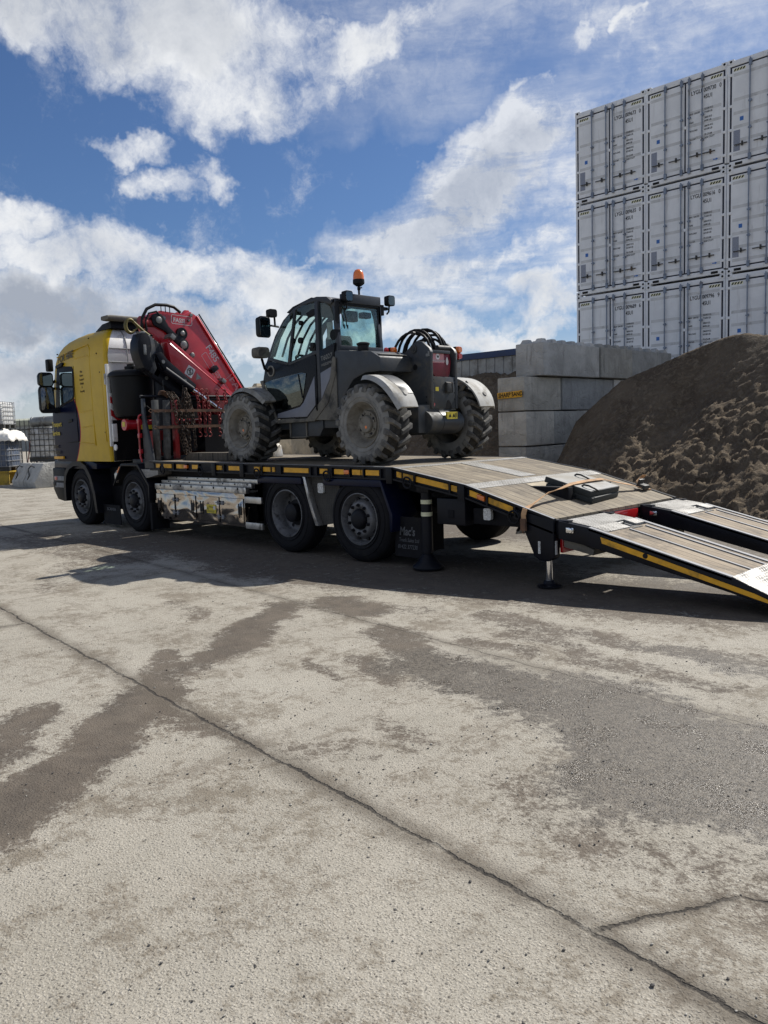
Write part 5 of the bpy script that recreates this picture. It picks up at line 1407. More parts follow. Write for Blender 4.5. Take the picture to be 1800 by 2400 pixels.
# rear window and what hangs there
mb = MB(); mb.prism([(.70,2.66),(1.42,2.66),(1.38,3.17),(.76,3.17)], 'X', 6.385, 6.392); mb.build('rear_window', M['glass_rear'], TH)
mb = MB(); mb.prism([(.66,2.62),(1.46,2.62),(1.44,3.22),(.68,3.22),(.68,3.19),(1.40,3.19),(1.42,2.655),(.70,2.655),(.70,2.7),(.66,2.7)], 'X', 6.38, 6.40); mb.box((6.375,.645,2.62),(6.405,.70,3.22)); mb.build('window_gasket', M['black_plastic'], TH)
# roof rear beam, work lamps, beacon
mb = MB(); mb.box((6.30,.80,3.21),(6.42,1.44,3.335)); mb.box((6.28,.66,3.20),(6.36,.80,3.26)); RB = mb.build('light_beam', M['tele_frame'], CB, bevel=.012)
def lamp(x, y, z, name='work_lamp', face=1):
    mb = MB(); pr = rrect(.135,.14,.03)
    f = lambda dx, k: [(x+dx, y+a*k, z+b*k) for a, b in pr]
    mb.loft([f(-.05,.6), f(-.03,.95), f(.045,1.0), f(.05,.96)]); o = mb.build(name, M['black_plastic'], CB)
    mb = MB(); mb.loft([f(.051,.84), f(.054,.82)]); mb.build('lens', M['glass_dark'], o)
    mb = MB(); mb.tube([(x,y,z-.07),(x-.01,y,z-.14),(x-.05,y,z-.17)], .012, 6); mb.build('stem', M['black_plastic'], o)
    return o
lamp(6.44,.80,3.285); lamp(6.40,1.62,3.30); 
mb = MB(); mb.box((6.32,1.42,3.18),(6.38,1.62,3.22)); mb.box((6.34,1.46,3.1),(6.40,1.52,3.24)); build_each(mb, 'lamp_bracket', M['black_plastic'], CB, bevel=.005)
mb = MB(); mb.cyl((6.38,1.08,3.25),(6.38,1.08,3.46),.014,10); mb.lathe([(.022,0),(.022,.04)], (6.38,1.08,3.40), 'Z', 12); mb.cyl((6.38,1.08,3.42),(6.42,1.10,3.43),.008,6)
mb.lathe([(.0,0),(.035,0),(.075,.03),(.078,.045),(.076,.085),(0,.085)], (6.38,1.08,3.45), 'Z', 24); bc = mb.build('beacon', M['black_plastic'], TH)
mb = MB(); mb.lathe([(.074,0),(.072,.05),(.064,.09),(.048,.118),(.022,.132),(0,.135)], (6.38,1.08,3.535), 'Z', 28); mb.build('beacon_lens', M['amber'], bc)
mb = MB()
for y, dz in ((.72,0),(.78,.02)): mb.tube([(6.41,y,3.21),(6.43,y-.02,3.1),(6.415,y+.02,3.0),(6.43,y+.01,2.92),(6.42,y+.04,2.88),(6.41,y+.05,2.93)], .007, 6)
build_each(mb, 'cable', M['hose'], CB)
# inside: seat, wheel, console
mb = MB(); mb.loft([[(5.98+a*.5+dx, 1.02+a, z) if False else (6.02+b, 1.02+a, z) for a, b in rrect(.44*k,.12,.04)] for z, k, dx in ((2.15,1,0),(2.55,1,0),(2.78,.96,0),(2.84,.8,0))]); mb.cbox((5.75,1.02,2.12),(.5,.46,.14)); mb.cbox((5.8,1.02,1.9),(.35,.35,.3)); mb.build('seat', M['seat'], TH, bevel=.02)
mb = MB(); mb.box((4.98,.85,1.76),(5.14,1.2,2.42)); mb.tube([(5.1,1.02,2.35),(5.3,1.02,2.52)], .03, 8)
sx, sz = V((.81,0,-.58)), V((0,1,0)); mb.ring((5.33,1.02,2.55), .17, .016, (sx, sz), 28, 8); mb.tube([V((5.33,1.02,2.55))-sx*.17, V((5.33,1.02,2.55))+sx*.17], .014, 6); mb.box((5.5,1.3,1.75),(6.2,1.42,2.4)); mb.build('dashboard', M['black_plastic'], TH, bevel=.008)
mb = MB(); mb.cbox((6.30,.98,3.06),(.10,.20,.14)); mb.cbox((6.30,1.25,3.09),(.10,.16,.08)); build_each(mb, 'radio', M['black_plastic'], TH, bevel=.02)
# mirrors
def tmirror(x, y, z, w, h, mat):
    mb = MB(); pr = rrect(w, h, .045)
    f = lambda dx, k: [(x+dx, y+a*k, z+b*k) for a, b in pr]
    mb.loft([f(-.09,.6), f(-.06,.92), f(.02,1.0), f(.03,.97)]); o = mb.build('mirror', mat, TH)
    mb = MB(); mb.loft([f(.031,.88), f(.034,.86)]); mb.build('mirror_glass', M['mirror'], o); return o
tmirror(5.36,.26,2.98,.19,.285,M['black_plastic'])
mb = MB(); mb.tube([(5.34,.32,3.0),(5.28,.45,3.02),(5.22,.62,3.02)], .014, 8); mb.tube([(5.30,.50,3.02),(5.32,.48,3.12),(5.34,.44,3.16)], .014, 8); mb.build('mirror_arm', M['black_plastic'], TH)
mb = MB(); mb.loft([[(5.34+dx, .42+a*k, 3.175+b*k) for a, b in rrect(.14,.11,.03)] for dx, k in ((-.07,.55),(-.04,.95),(.03,1),(.04,.9))]); mb.build('head_lamp', M['black_plastic'], TH)
mb = MB(); mb.loft([[(5.16+dx, .34+a*k, 2.66+b*k) for a, b in rrect(.20,.15,.045)] for dx, k in ((-.13,.6),(-.08,.95),(.05,1),(.08,.92))]); mb.build('head_lamp', M['tele_mud'], TH)
mb = MB(); mb.tube([(5.1,.40,2.58),(5.02,.50,2.46),(4.95,.62,2.42)], .018, 8); mb.build('lamp_arm', M['black_plastic'], TH)
# mudguards
def guard(xc, zc, a0, a1, r, y0, y1, mat, t=.022, n=14, dip=0):
    rings = []
    for k in range(n+1):
        a = R(a0+(a1-a0)*k/n); ca, sa = math.cos(a), math.sin(a)
        e = .06*(abs(k/n-.5)*2)**3
        ya, yb = y0+e*(1 if y0 < y1 else -1), y1
        ym = (ya*3+yb)/4
        rr = r
        rings.append([(xc+rr*ca, ya, zc+rr*sa-.03), (xc+(rr+.025)*ca, ya+(yb-ya)*.12, zc+(rr+.025)*sa), (xc+(rr+.03)*ca, (ya+yb)/2, zc+(rr+.03)*sa), (xc+(rr+.025)*ca, yb, zc+(rr+.025)*sa), (xc+(rr+.005)*ca, yb, zc+(rr+.005)*sa), (xc+(rr-.0)*ca, ya+(yb-ya)*.12, zc+rr*sa-.01)])
    mb = MB(); mb.loft(rings); return mb.build('mudguard', mat, TH)
zc = ZB+.49
gr = guard(7.22, zc, 98, 18, .555, .27, .66, M['tele_white'])
guard(7.22, zc, 98, 18, .555, 2.23, 1.84, M['tele_white'])
guard(4.70, zc, 150, 40, .55, .30, .66, M['tele_guard']); guard(4.70, zc, 150, 40, .55, 2.2, 1.84, M['tele_guard'])
mb = MB()
rings = []
for k in range(9):
    a = R(98-62*k/8); rr = .588
    rings.append([(7.22+rr*math.cos(a), .46+.02*math.sin(k), zc+rr*math.sin(a)), (7.22+rr*math.cos(a), .655, zc+rr*math.sin(a)), (7.22+(rr-.01)*math.cos(a), .655, zc+(rr-.01)*math.sin(a)), (7.22+(rr-.01)*math.cos(a), .46, zc+(rr-.01)*math.sin(a))])
mb.loft(rings); mb.build('guard_patch', M['tele_frame'], gr)
for y in (.52, 2.03):
    mb = MB(); a = R(36); q = V((7.22+.590*math.cos(a), y, zc+.590*math.sin(a))); d = V((math.cos(a),0,math.sin(a)))
    mb.tube([q-d*.01, q+d*.004], .032, 16); mb.build('guard_disc', M['tele_white'] if y < 1 else M['ink'], TH)
mb = MB(); mb.tube([(7.2,1.84,2.0),(7.40,1.86,2.0),(7.48,1.87,2.10),(7.52,1.90,2.14)], .03, 6); mb.build('guard_bracket', M['tele_mud'], TH)
# --- boom and rear tower
YA, YB_, XR = 1.18, 1.70, 7.52
side = [(6.84,2.30),(6.86,2.40),(6.98,2.46),(7.22,2.62),(7.30,2.655),(7.38,2.64),(7.50,2.55),(7.525,2.50),(7.515,2.38),(7.52,1.80),(7.30,1.74),(7.15,1.70),(6.90,1.9)]
mb = MB(); mb.prism(side, 'Y', YA, YA+.05); TW = mb.build('boom_tower', M['tele_dark'], TH, bevel=.008)
mb = MB(); mb.prism(side, 'Y', YB_-.05, YB_); mb.build('tower_plate', M['tele_dark'], TW, bevel=.008)
mb = MB(); mb.box((7.46,YA+.05,2.49),(7.505,YB_-.12,2.53)); mb.build('cross_bar', M['tele_dark'], TW, bevel=.006)
mb = MB(); mb.box((7.47,YA+.05,1.80),(7.51,YB_-.05,2.20)); mb.box((7.0,YA+.05,1.75),(7.468,YB_-.05,2.1)); mb.build('rear_plate', M['tele_dark'], TW, bevel=.006)
mb = MB(); mb.lathe([(.036,-.004),(.036,.0)], (7.26,YA-.001,2.33), 'Y', 18)
for z in (1.95,1.88,1.82): mb.lathe([(.010,-.003),(.010,0)], (7.44,YA-.001,z), 'Y', 8)
build_each(mb, 'plate_hole', M['ink'], TW)
mb = MB(); mb.lathe([(.055,-.012),(.055,0)], (7.24,YA,2.56), 'Y', 20); mb.lathe([(.024,-.018),(.024,0)], (7.24,YA,2.56), 'Y', 14); mb.build('pivot_cap', M['dark_iron'], TW)
mb = MB(); mb.lathe([(.02,-.01),(.02,0)], (7.47,YA,2.465), 'Y', 12); mb.box((7.485,YA-.008,2.45),(7.51,YA,2.51)); mb.box((7.515,YB_-.04,2.42),(7.53,YB_-.02,2.50)); build_each(mb, 'bolt', M['steel_grey'], TW)
mb = MB(); mb.box((4.1,1.48,2.12),(6.9,1.72,2.42)); mb.box((6.8,1.25,2.2),(7.46,1.63,2.50)); BO = mb.build('boom', M['tele_dark'], TH, bevel=.02)
mb = MB(); pr = [(1.235,2.50),(1.60,2.50),(1.625,2.40),(1.60,2.24),(1.56,2.19),(1.32,2.19),(1.27,2.25),(1.235,2.40)]; mb.prism(pr, 'X', 7.44, 7.475); mb.build('boom_end', M['tele_red'], TW, bevel=.01)
mb = MB(); mb.prism([(1.24,2.49),(1.48,2.49),(1.48,2.375),(1.265,2.375),(1.245,2.42)], 'X', 7.476, 7.481); be = mb.build('name_plate', M['tele_pink'], TW)
mb = MB(); mb.lathe([(.036,0),(.036,.003)], (7.481,1.36,2.452), 'X', 24); mb.build('emblem', M['white'], be)
mb = MB(); add_text(mb, 'W', (7.486,1.338,2.436), (0,1,0), (0,0,1), .045, bold=.001); mb.build('lettering', M['ink'], be)
mb = MB(); add_text(mb, 'WEIDEMANN', (7.483,1.262,2.386), (0,1,0), (0,0,1), .040, sx=.94); mb.build('lettering', M['white_ink'], be)
mb = MB(); mb.loft([[(7.479+dx,1.54+.025*math.cos(R(a))*(1-.45*(math.sin(R(a))>0)*math.sin(R(a))),2.40+.05*math.sin(R(a))) for a in range(0,360,24)] for dx in (0,.004)]); mb.build('leaf_emblem', M['white_ink'], be)
mb = MB()
mb.cbox((7.53,1.50,2.06),(.05,.10,.12)); mb.box((7.51,1.545,2.0),(7.56,1.56,2.13)); mb.cyl((7.53,1.45,2.125),(7.53,1.56,2.12),.012,8); mb.build('tow_hitch', M['dark_iron'], TW, bevel=.006)
mb = MB(); mb.prism([(1.46,1.80),(1.49,1.90),(1.52,1.91),(1.56,1.87),(1.58,1.80)], 'X', 7.511, 7.513); mb.build('plate_notch', M['ink'], TW)
mb = MB(); mb.lathe([(.025,0),(.025,.006)], (7.511,1.225,1.85), 'X', 16); mb.build('rear_reflector', M['redlens'], TW)
mb = MB(); mb.box((7.511,1.27,2.02),(7.513,1.33,2.07)); mb.build('sticker', M['sticker'], TW)
mb = MB()
for z in (1.92,2.0,2.12,2.16):
    for y in (1.235,1.64): mb.lathe([(.008,0),(.008,.004)], (7.511,y,z), 'X', 8)
build_each(mb, 'bolt', M['hub_black'], TW)
# rounded counterweight
mb = MB(); sec = []
for a in range(90, -100, -15): sec.append((7.42+.20*math.cos(R(a)), 1.63+.155*math.sin(R(a))))
sec += [(7.15,1.475),(7.15,1.785)]
mb.prism(sec, 'Y', 1.08, 1.70); CW = mb.build('counterweight', M['tele_dark'], TH, bevel=.012)
mb = MB(); mb.prism([(x+(.004 if x > 7.2 else 0), z+(.003 if z > 1.7 else 0)) for x, z in sec[:13]]+[(7.2,1.475),(7.2,1.785)], 'Y', 1.30, 1.60); mb.build('weight_band', M['tele_frame'], CW)
mb = MB(); mb.box((7.30,1.24,1.786),(7.50,1.68,1.797)); mb.box((7.36,1.33,1.797),(7.46,1.55,1.83)); mb.build('weight_top', M['tele_guard'], CW, bevel=.004)
mb = MB(); mb.box((7.600,1.35,1.665),(7.626,1.55,1.755)); lb = mb.build('warning_label', M['sticker'], CW)
mb = MB()
for y in (1.38,1.45): mb.prism([(y,1.69),(y+.05,1.69),(y+.025,1.735)], 'X', 7.626, 7.6275)
mb.box((7.626,1.50,1.68),(7.6275,1.51,1.74)); mb.box((7.626,1.525,1.69),(7.6275,1.535,1.745)); mb.build('pictogram', M['ink'], lb)
# hoses over the boom pivot
mb = MB(); rng = random.Random(3)
for k, (y, h, w) in enumerate(((1.26,.33,.30),(1.31,.36,.28),(1.36,.34,.25),(1.42,.37,.30),(1.48,.35,.27),(1.53,.30,.24),(1.33,.22,.2),(1.45,.24,.2))):
    x0 = 7.16+.02*k-.08; pts = []
    for i in range(13):
        t = math.pi*i/12
        pts.append((x0-w*math.cos(t)*.80, y+.10*(i/12)-.05*math.cos(t), 2.42+h*math.sin(t)**.8+(.08*i/12)))
    mb.tube(pts, .017, 8)
build_each(mb, 'hose', M['hose'], TH)
mb = MB()
for y in (1.28,1.36,1.44,1.5): mb.lathe([(.024,-.02),(.024,.02)], (7.15,y,2.77), 'Y', 10)
mb.cyl((7.42,1.42,2.57),(7.42,1.66,2.57),.035,12); build_each(mb, 'hose_clip', M['dark_iron'], TH)
# tail lights
for y, x in ((1.08,6.98),(1.80,7.46)):
    mb = MB(); mb.box((x-.06,y-.04,2.42),(x-.01,y+.04,2.60)); tl = mb.build('tail_light', M['black_plastic'], TH, bevel=.008)
    for z0, z1, m_ in ((2.435,2.515,M['redlens']),(2.515,2.60,M['amber'])):
        mb = MB(); zz = (z0+z1)/2
        mb.loft([[(x-.012+dx, y+a*k, zz+b*k) for a, b in rrect(.085, z1-z0, .028)] for dx, k in ((0,1),(.03,.97),(.045,.8))]); mb.build('lens', m_, tl)
mb = MB(); mb.lathe([(.038,0),(.038,.02),(.03,.03),(0,.032)], (6.93,.99,2.56), 'X', 20); mb.build('round_reflector', M['redlens'], TH)
mb = MB(); mb.box((6.90,.9,2.46),(6.96,1.2,2.50)); mb.box((7.35,1.68,2.40),(7.45,1.83,2.46)); build_each(mb, 'lamp_bracket', M['tele_dark'], TH, bevel=.006)
mb = MB(); mb.tube([(6.86,.92,2.50),(6.9,.95,2.44),(6.96,1.0,2.40),(7.02,1.12,2.34)], .012, 6); mb.tube([(6.93,.98,2.46),(6.95,1.02,2.38),(7.0,1.1,2.3)], .008, 6); build_each(mb, 'cable', M['galv'], TH)
# ---------------------------------------------------------------- load and tackle lying on the truck
def slope_z(x): return .962-(x-8.985)*.2787 if x > 8.985 else 1.13-(x-7.96)*.164
def pad(off, name_label, rot, top):
    """a thick rubber plate lying on the sloping bed"""
    o = empty('outrigger_pad', (9.6,1.22,slope_z(9.6)+off), name_label, 'outrigger pad', 'outrigger pads stacked on the bed slope')
    T = Matrix.Rotation(math.atan(.2787), 3, 'Y') @ Matrix.Rotation(R(rot), 3, 'Z')
    c = V((9.58,1.30,slope_z(9.58)+off+.034))
    mb = MB(); mb.cbox(c, (.56,.66,.062), T); mb.build('slab', M['plate_side'], o, bevel=.008)
    if top:
        mb = MB(); mb.cbox(c+T@V((0,0,.032)), (.545,.645,.004), T); mb.build('top_face', M['plate'], o)
    for sx_, sy in ((-.1,.15),(.2,-.22)) if top else ():
        mb = MB(); q = [c+T@V(p) for p in ((sx_-.09,sy,.03),(sx_-.06,sy-.02,.055),(sx_+.0,sy-.03,.065),(sx_+.07,sy-.01,.05),(sx_+.10,sy+.02,.03))]; mb.tube(q, .010, 8); mb.build('rope_handle', M['hose'], o)
    mb = MB(); q = [c+T@V(p) for p in ((.0,-.325,.02),(-.03,-.37,.015),(.03,-.40,-.03),(.09,-.37,-.03),(.08,-.325,.0))]; mb.tube(q, .009, 8); mb.build('rope_loop', M['hose'], o)
    return o
pad(.002, 'lower dark rubber outrigger pad lying on the boards', 6, False)
pad(.068, 'upper grey rubber outrigger pad topping the pair under the orange strap', 3, True)
# strap over the pads
def ribbon(pts, w, wdir, twist=None):
    mb = MB(); rings = []
    for i, p in enumerate(pts):
        p = V(p); d = V(wdir if twist is None else twist[i]).normalized()*w/2
        t = (V(pts[min(i+1, len(pts)-1)])-V(pts[max(0, i-1)])).normalized(); n = t.cross(d).normalized()*.003
        rings.append([p+d+n, p-d+n, p-d-n, p+d-n])
    mb.loft(rings); return mb
pts = [(9.74,-.03,.58),(9.745,-.035,.70),(9.745,-.012,.752),(9.72,.2,.80),(9.69,.45,.865),(9.665,.75,.895),(9.65,.97,.925),(9.64,1.3,.936),(9.64,1.62,.934),(9.67,1.85,.885),(9.71,2.15,.83),(9.74,2.38,.775),(9.75,2.5,.762)]
mb = ribbon(pts, .055, (1,0,-.28), [(1,0,-.28)]*3+[(.85,0,.35),(.75,0,.55),(.9,0,.1)]+[(1,0,-.28)]*7)
stp = mb.build('ratchet_strap', M['strap'], None, at=(9.7,1.25,.75))
tag(stp, 'orange webbing strap pulled tight over the two pads', 'strap')
mb = MB(); mb.cbox((9.75,2.36,.80),(.09,.12,.05), Matrix.Rotation(.28,3,'Y')); mb.prism([(9.68,.80),(9.70,.80),(9.74,.88),(9.72,.89)], 'Y', 2.30, 2.42); mb.build('ratchet', M['dark_iron'], stp, bevel=.006)
mb = MB(); mb.add([], []); mb = ribbon([(9.70,2.36,.82),(9.66,2.40,.86),(9.68,2.46,.90),(9.72,2.44,.93)], .05, (1,.2,0)); mb.build('strap_end', M['strap'], stp)
mb = MB(); mb.box((9.715,-.05,.545),(9.77,-.02,.66)); mb.tube([(9.74,-.035,.56),(9.74,-.05,.53),(9.74,-.02,.52)], .008, 6); mb.build('hook', M['strap_old'], stp)
# boards and plates behind the headboard
mb = MB(); z = zdeck(3.6)+.002
mb.prism([(2.72,z),(2.74,z+.03),(2.95,z+.12),(4.1,z+.12),(4.3,z+.02),(4.3,z)], 'Y', .50, .74); o = mb.build('timber_board', M['board'], None, bevel=.006, at=(3.8,.86,z)); tag(o, 'dark timber board with chamfered ends behind the headboard', 'board')
mb = MB(); mb.prism([(2.75,z),(2.75,z+.10),(3.7,z+.10),(3.7,z)], 'Y', 1.15, 1.4); o = mb.build('metal_plate', M['chequer_dark'], None, bevel=.01, at=(4,1.4,z)); tag(o, 'dark metal plate lying flat on the bed behind the headboard', 'metal plate')
mb = MB(); mb.prism([(2.70,z),(2.68,z+.06),(2.82,z+.22),(3.6,z+.22),(3.65,z+.18),(3.7,z)], 'Y', 1.55, 1.8); o = mb.build('wheel_skate', M['alu'], None, bevel=.02, at=(4,1.9,z)); tag(o, 'long silver skate resting behind the flat metal plate', 'skate')
# aluminium ladder bars on the locker
LD = empty('folded_ladder', (3.8,.3,.735), 'folded aluminium ladder lying in steps on top of the steel locker', 'ladder')
for i, (x0, x1, y0, z0, z1) in enumerate(((2.595,5.06,.045,.737,.822),(2.66,5.08,.13,.80,.872),(2.72,5.12,.21,.86,.925))):
    mb = MB(); mb.box((x0,y0,z0),(x1,y0+.065,z1)); r_ = mb.build('stile', M['alu'], LD, bevel=.006)
    mb = MB()
    for k in range(8):
        x = x0+.16+.30*k+.05*i
        if x < x1-.05: mb.box((x,y0-.003,z0+.045),(x+.03,y0+.001,z1-.006))
    mb.build('rung_slot', M['ink'], r_)
mb = MB()
for x in (2.8,3.6,4.4,5.0): mb.box((x,.08,.745),(x+.05,.26,.775))
mb.build('rung', M['alu'], LD)
# chains over the headboard
def chain(name, pts, link_l, r, mat, label, group, hooks=False, loc=None):
    pts = [V(p) for p in pts]
    # resample along the polyline
    L = [0]
    for a, b in zip(pts, pts[1:]): L.append(L[-1]+(b-a).length)
    def at(s):
        for i in range(len(pts)-1):
            if s <= L[i+1] or i == len(pts)-2:
                k = (s-L[i])/max(1e-6, L[i+1]-L[i]); return pts[i].lerp(pts[i+1], k), (pts[i+1]-pts[i]).normalized()
    root = empty(name, tuple(pts[0]), label, 'chain', group)
    n = int(L[-1]/(link_l*.78)); mb = MB()
    for i in range(n):
        p, t = at((i+.5)*link_l*.78)
        u = t.orthogonal().normalized(); w = t.cross(u)
        s_ = u*math.cos(i*1.57+.4)+w*math.sin(i*1.57+.4)
        path = []
        for k in range(12):
            a = 2*math.pi*k/12
            path.append(p+t*(math.cos(a)*link_l*.5)+s_*(math.sin(a)*link_l*.33))
        path.append(path[0]); mb.tube(path, r, 5, cap=False)
    mb.build('links', mat, root)
    if hooks:
        for (q, d) in ((pts[0], 1), (pts[-1], -1)):
            mb = MB(); h = [q+V((0,.0,.0))]+[q+V((.0,.035*math.sin(R(a)),d*.03+d*.035*math.cos(R(a))*-1)) for a in range(0,250,25)]
            mb.tube(h, [.008]+[.010]*10, 8); mb.build('hook', mat, root)
        mb = MB(); m_ = pts[0].lerp(pts[-1], .42); mb.tube([m_+V((0,0,.10)), m_-V((0,0,.10))], .014, 8); mb.build('tensioner', mat, root)
    return root
X = 2.47
# folded straps on the rail, with the long rusty chains beside them
mb = MB()
for i in range(4): mb.loft([[(X-.03+.012*i+a, .33+t*.06, 2.235+.018*i-.012*t*t+b) for a, b in rrect(.06,.012,.005)] for t in (-.5,.4,1.2,2.0)])
o = mb.build('strap_bundle', M['strap_old'], None, at=(X,.37,2.23)); tag(o, 'brown folded webbing straps piled on the headboard rail', 'strap')
for y in (.39, .75):
    mb = MB(); mb.tube([(2.44,y,2.22),(2.44,y,2.46)], .006, 6); mb.build('hanger_pin', M['dark_iron'], HB)
GC = 'chains hung over the headboard'
for k, (dy, dx, lab) in enumerate(((0,0,'longest rusty chain falling from the folded straps to the bed'),(.05,.04,'rusty chain just right of the longest one by the folded straps, also reaching the bed'),(.09,-.02,'short rusty chain hanging from the folded straps, nearest the middle bundle'),(-.04,.05,'short rusty chain hanging from the folded straps, nearest the grey stakes'))):
    pts = [(2.50+dx,.43+dy,2.27),(2.54+dx,.49+dy,2.18),(2.56+dx,.53+dy,2.0),(2.58+dx,.56+dy*.8,1.6),(2.62+dx,.64+dy*.6,1.22)] if k < 2 else [(2.50+dx,.43+dy,2.27),(2.55+dx,.48+dy,2.15),(2.57+dx,.52+dy,1.95),(2.58+dx,.54+dy,1.76)]
    chain('chain', pts, .075, .0095, M['rust_chain'], lab, GC)
for k, (y, x, z1) in enumerate(((.63,2.54,1.80),(.67,2.58,1.55),(.72,2.56,1.24),(.79,2.56,1.62),(.84,2.54,1.32))):
    chain('chain', [(x-.05,.74,2.33),(x,(y+.74)/2,2.2),(x+.02,y,1.9),(x+.03,y+.01,z1)], .075, .0095, M['rust_chain'], ('rusty chain at the left edge of the middle bundle','rusty chain second from left in the middle bundle','longest rusty chain in the middle bundle, touching the bed','rusty chain right of the longest one in the middle bundle','rusty chain at the right edge of the middle bundle, dark and long')[k], GC)
for k, y in enumerate((.97,1.07,1.16,1.36,1.51)):
    chain('chain', [(2.50,y,2.26),(2.53,y+.01,2.1),(2.54,y+.01,1.80),(2.55,y-.01,1.60)], .07, .009, M['red_chain'], ('red hooked chain nearest the rusty bundle','second red hooked chain from the rusty bundle','third red hooked chain from the rusty bundle','fourth red hooked chain from the rusty bundle','red hooked chain next to the telehandler tyre')[k], 'red chains with hooks on the headboard', True)

# ---------------------------------------------------------------- stacked containers
CY, CX, CZ = 17.45, -.42, -.114
def container():
    W, H, L = 2.438, 2.896, 12.19
    r = empty('shipping_container', (0, 0, 0), parent=None)
    def B(name, mat, parent=r, bevel=0, **k):
        return None
    mb = MB()
    mb.box((0,.0,.16),(.06,.12,H-.12)); mb.box((W-.06,.0,.16),(W,.12,H-.12)); mb.box((.06,.0,H-.19),(W-.06,.12,H-.04)); mb.box((.06,.0,.03),(W-.06,.12,.16))
    mb.box((0,L-.12,.12),(W,L,H-.02)); mb.box((.02,.12,H-.10),(.10,L-.12,H-.02)); mb.box((W-.10,.12,H-.10),(W-.02,L-.12,H-.02)); mb.box((.02,.12,.05),(.10,L-.12,.16)); mb.box((W-.10,.12,.05),(W-.02,L-.12,.16))
    mb.build('frame', M['cont'], r, bevel=.006)
    mb = MB(); prof = []; y = .12; k = 0
    while y < L-.12:
        prof += [(y, 0), (y+.07, 0), (y+.138, .036), (y+.208, .036)]; y += .276
    for x, s in ((.03, 1), (W-.03, -1)):
        vs = [(x+s*d, yy, z) for yy, d in prof for z in (.12, H-.06)]
        mb.add(vs, [(2*i, 2*i+2, 2*i+3, 2*i+1) for i in range(len(prof)-1)])
    mb.box((.05,.12,H-.06),(W-.05,L-.1,H-.045)); mb.box((.05,.12,.10),(W-.05,L-.1,.16))
    mb.build('wall', M['cont'], r)
    mb = MB(); mb.box((.05,.022,.15),(W-.05,.10,H-.175)); mb.build('gasket', M['gasket'], r)
    mb = MB()
    for x in (.0, W-.17):
        for z in (0, H-.12): mb.box((x,-.012,z),(x+.17,.14,z+.12))
    CC = mb
    for x in (.0, W-.17):
        for z in (0, H-.12):
            mb = MB(); mb.box((x,-.010,z),(x+.17,.15,z+.118)); c = mb.build('corner_casting', M['cont'], r, bevel=.012)
            mb = MB(); mb.lathe([(.034,-.0125),(.034,-.0095)], (x+.085,0,z+.06), 'Y', 14); build_each(mb, 'casting_hole', M['ink'], c)
    mb = MB()
    for x in (.22, W-.42): mb.box((x,-.006,.05),(x+.20,.0,.12))
    build_each(mb, 'fork_pocket', M['ink'], r)
    for s, (x0, x1) in enumerate(((.115,1.195),(1.245,W-.115))):
        mb = MB()
        # door leaf with shallow pressed bands
        zs = [.20,.42,.43,.66,.67,.90,.91,1.14,1.15,1.38,1.39,1.62,1.63,1.86,1.87,2.30,2.31,2.50,2.51,2.66]
        mb.box((x0,.0,.20),(x1,.021,H-.235)); mb.mat(1)
        for z in (.30,.66,1.03,1.40,1.76,2.42): mb.prism([(x0+.05,z),(x1-.05,z),(x1-.05,z+.085),(x0+.05,z+.085)], 'Y', -.0015, .0)
        d = mb.build('door', [M['cont'], M['cont_band']], r)
        for f in ((.47,.93) if s == 0 else (.10,.46)):
            x = x0+(x1-x0)*f
            mb = MB(); mb.cyl((x,-.05,.10),(x,-.05,H-.10),.019,8)
            for z, h in ((.12,.16),(H-.30,.16)): mb.box((x-.035,-.06,z),(x+.04,.0,z+h))
            for z in (.95,1.65): mb.box((x-.04,-.062,z),(x+.045,.0,z+.035)); mb.cbox((x+.03,-.05,z+.017),(.03,.04,.07))
            lb_ = mb.build('locking_bar', M['rod'], d)
            mb = MB(); hx = x-.42 if (s == 0 and f < .6) else x-.38 if s == 0 else x+.02
            mb.box((hx,-.052,.565),(hx+.36,-.036,.592)); mb.box((hx+.20,-.06,.53),(hx+.235,.0,.65)); mb.build('handle', M['dark_iron'], d)
        for z in (.35,.98,1.62,2.45):
            hx = x0-.10 if s == 0 else x1-.03
            mb = MB(); mb.box((hx,-.008,z),(hx+.13,.022,z+.075)); mb.build('hinge', M['cont'], d, bevel=.006)
        mb = MB()
        px = x0+.04 if s == 0 else x1-.36
        for k in range(4):
            mb.prism([(px+.08*k,2.565),(px+.045+.08*k,2.565),(px+.085+.08*k,2.63),(px+.04+.08*k,2.63)], 'Y', -.003, .0)
        st_ = mb.build('hazard_stripe', M['ink'], d)
        mb = MB(); mb.box((px,-.0015,2.56),(px+.33,.0,2.635)); mb.build('stripe_base', M['band'], st_)
        if s == 0:
            mb = MB(); mb.box((.34,-.003,1.21),(.44,.0,1.32)); b_ = mb.build('decal', M['decal_blue'], d)
            mb = MB(); mb.box((.17,-.004,.60),(.35,.0,.98)); mb.box((.17,-.004,.42),(.35,.0,.57)); mb.build('data_plate', M['plate_grey'], d)
        else:
            mb = MB(); mb.prism([(2.05,.335),(2.13,.335),(2.13,.315),(2.20,.35),(2.13,.385),(2.13,.365),(2.05,.365)], 'Y', -.003, .0); mb.build('decal', M['decal_blue'], d)
    mb = MB(); mb.box((1.18,-.010,1.40),(1.26,.03,1.48)); mb.build('door_keeper', M['cont'], r, bevel=.005)
    return r
proto = container()
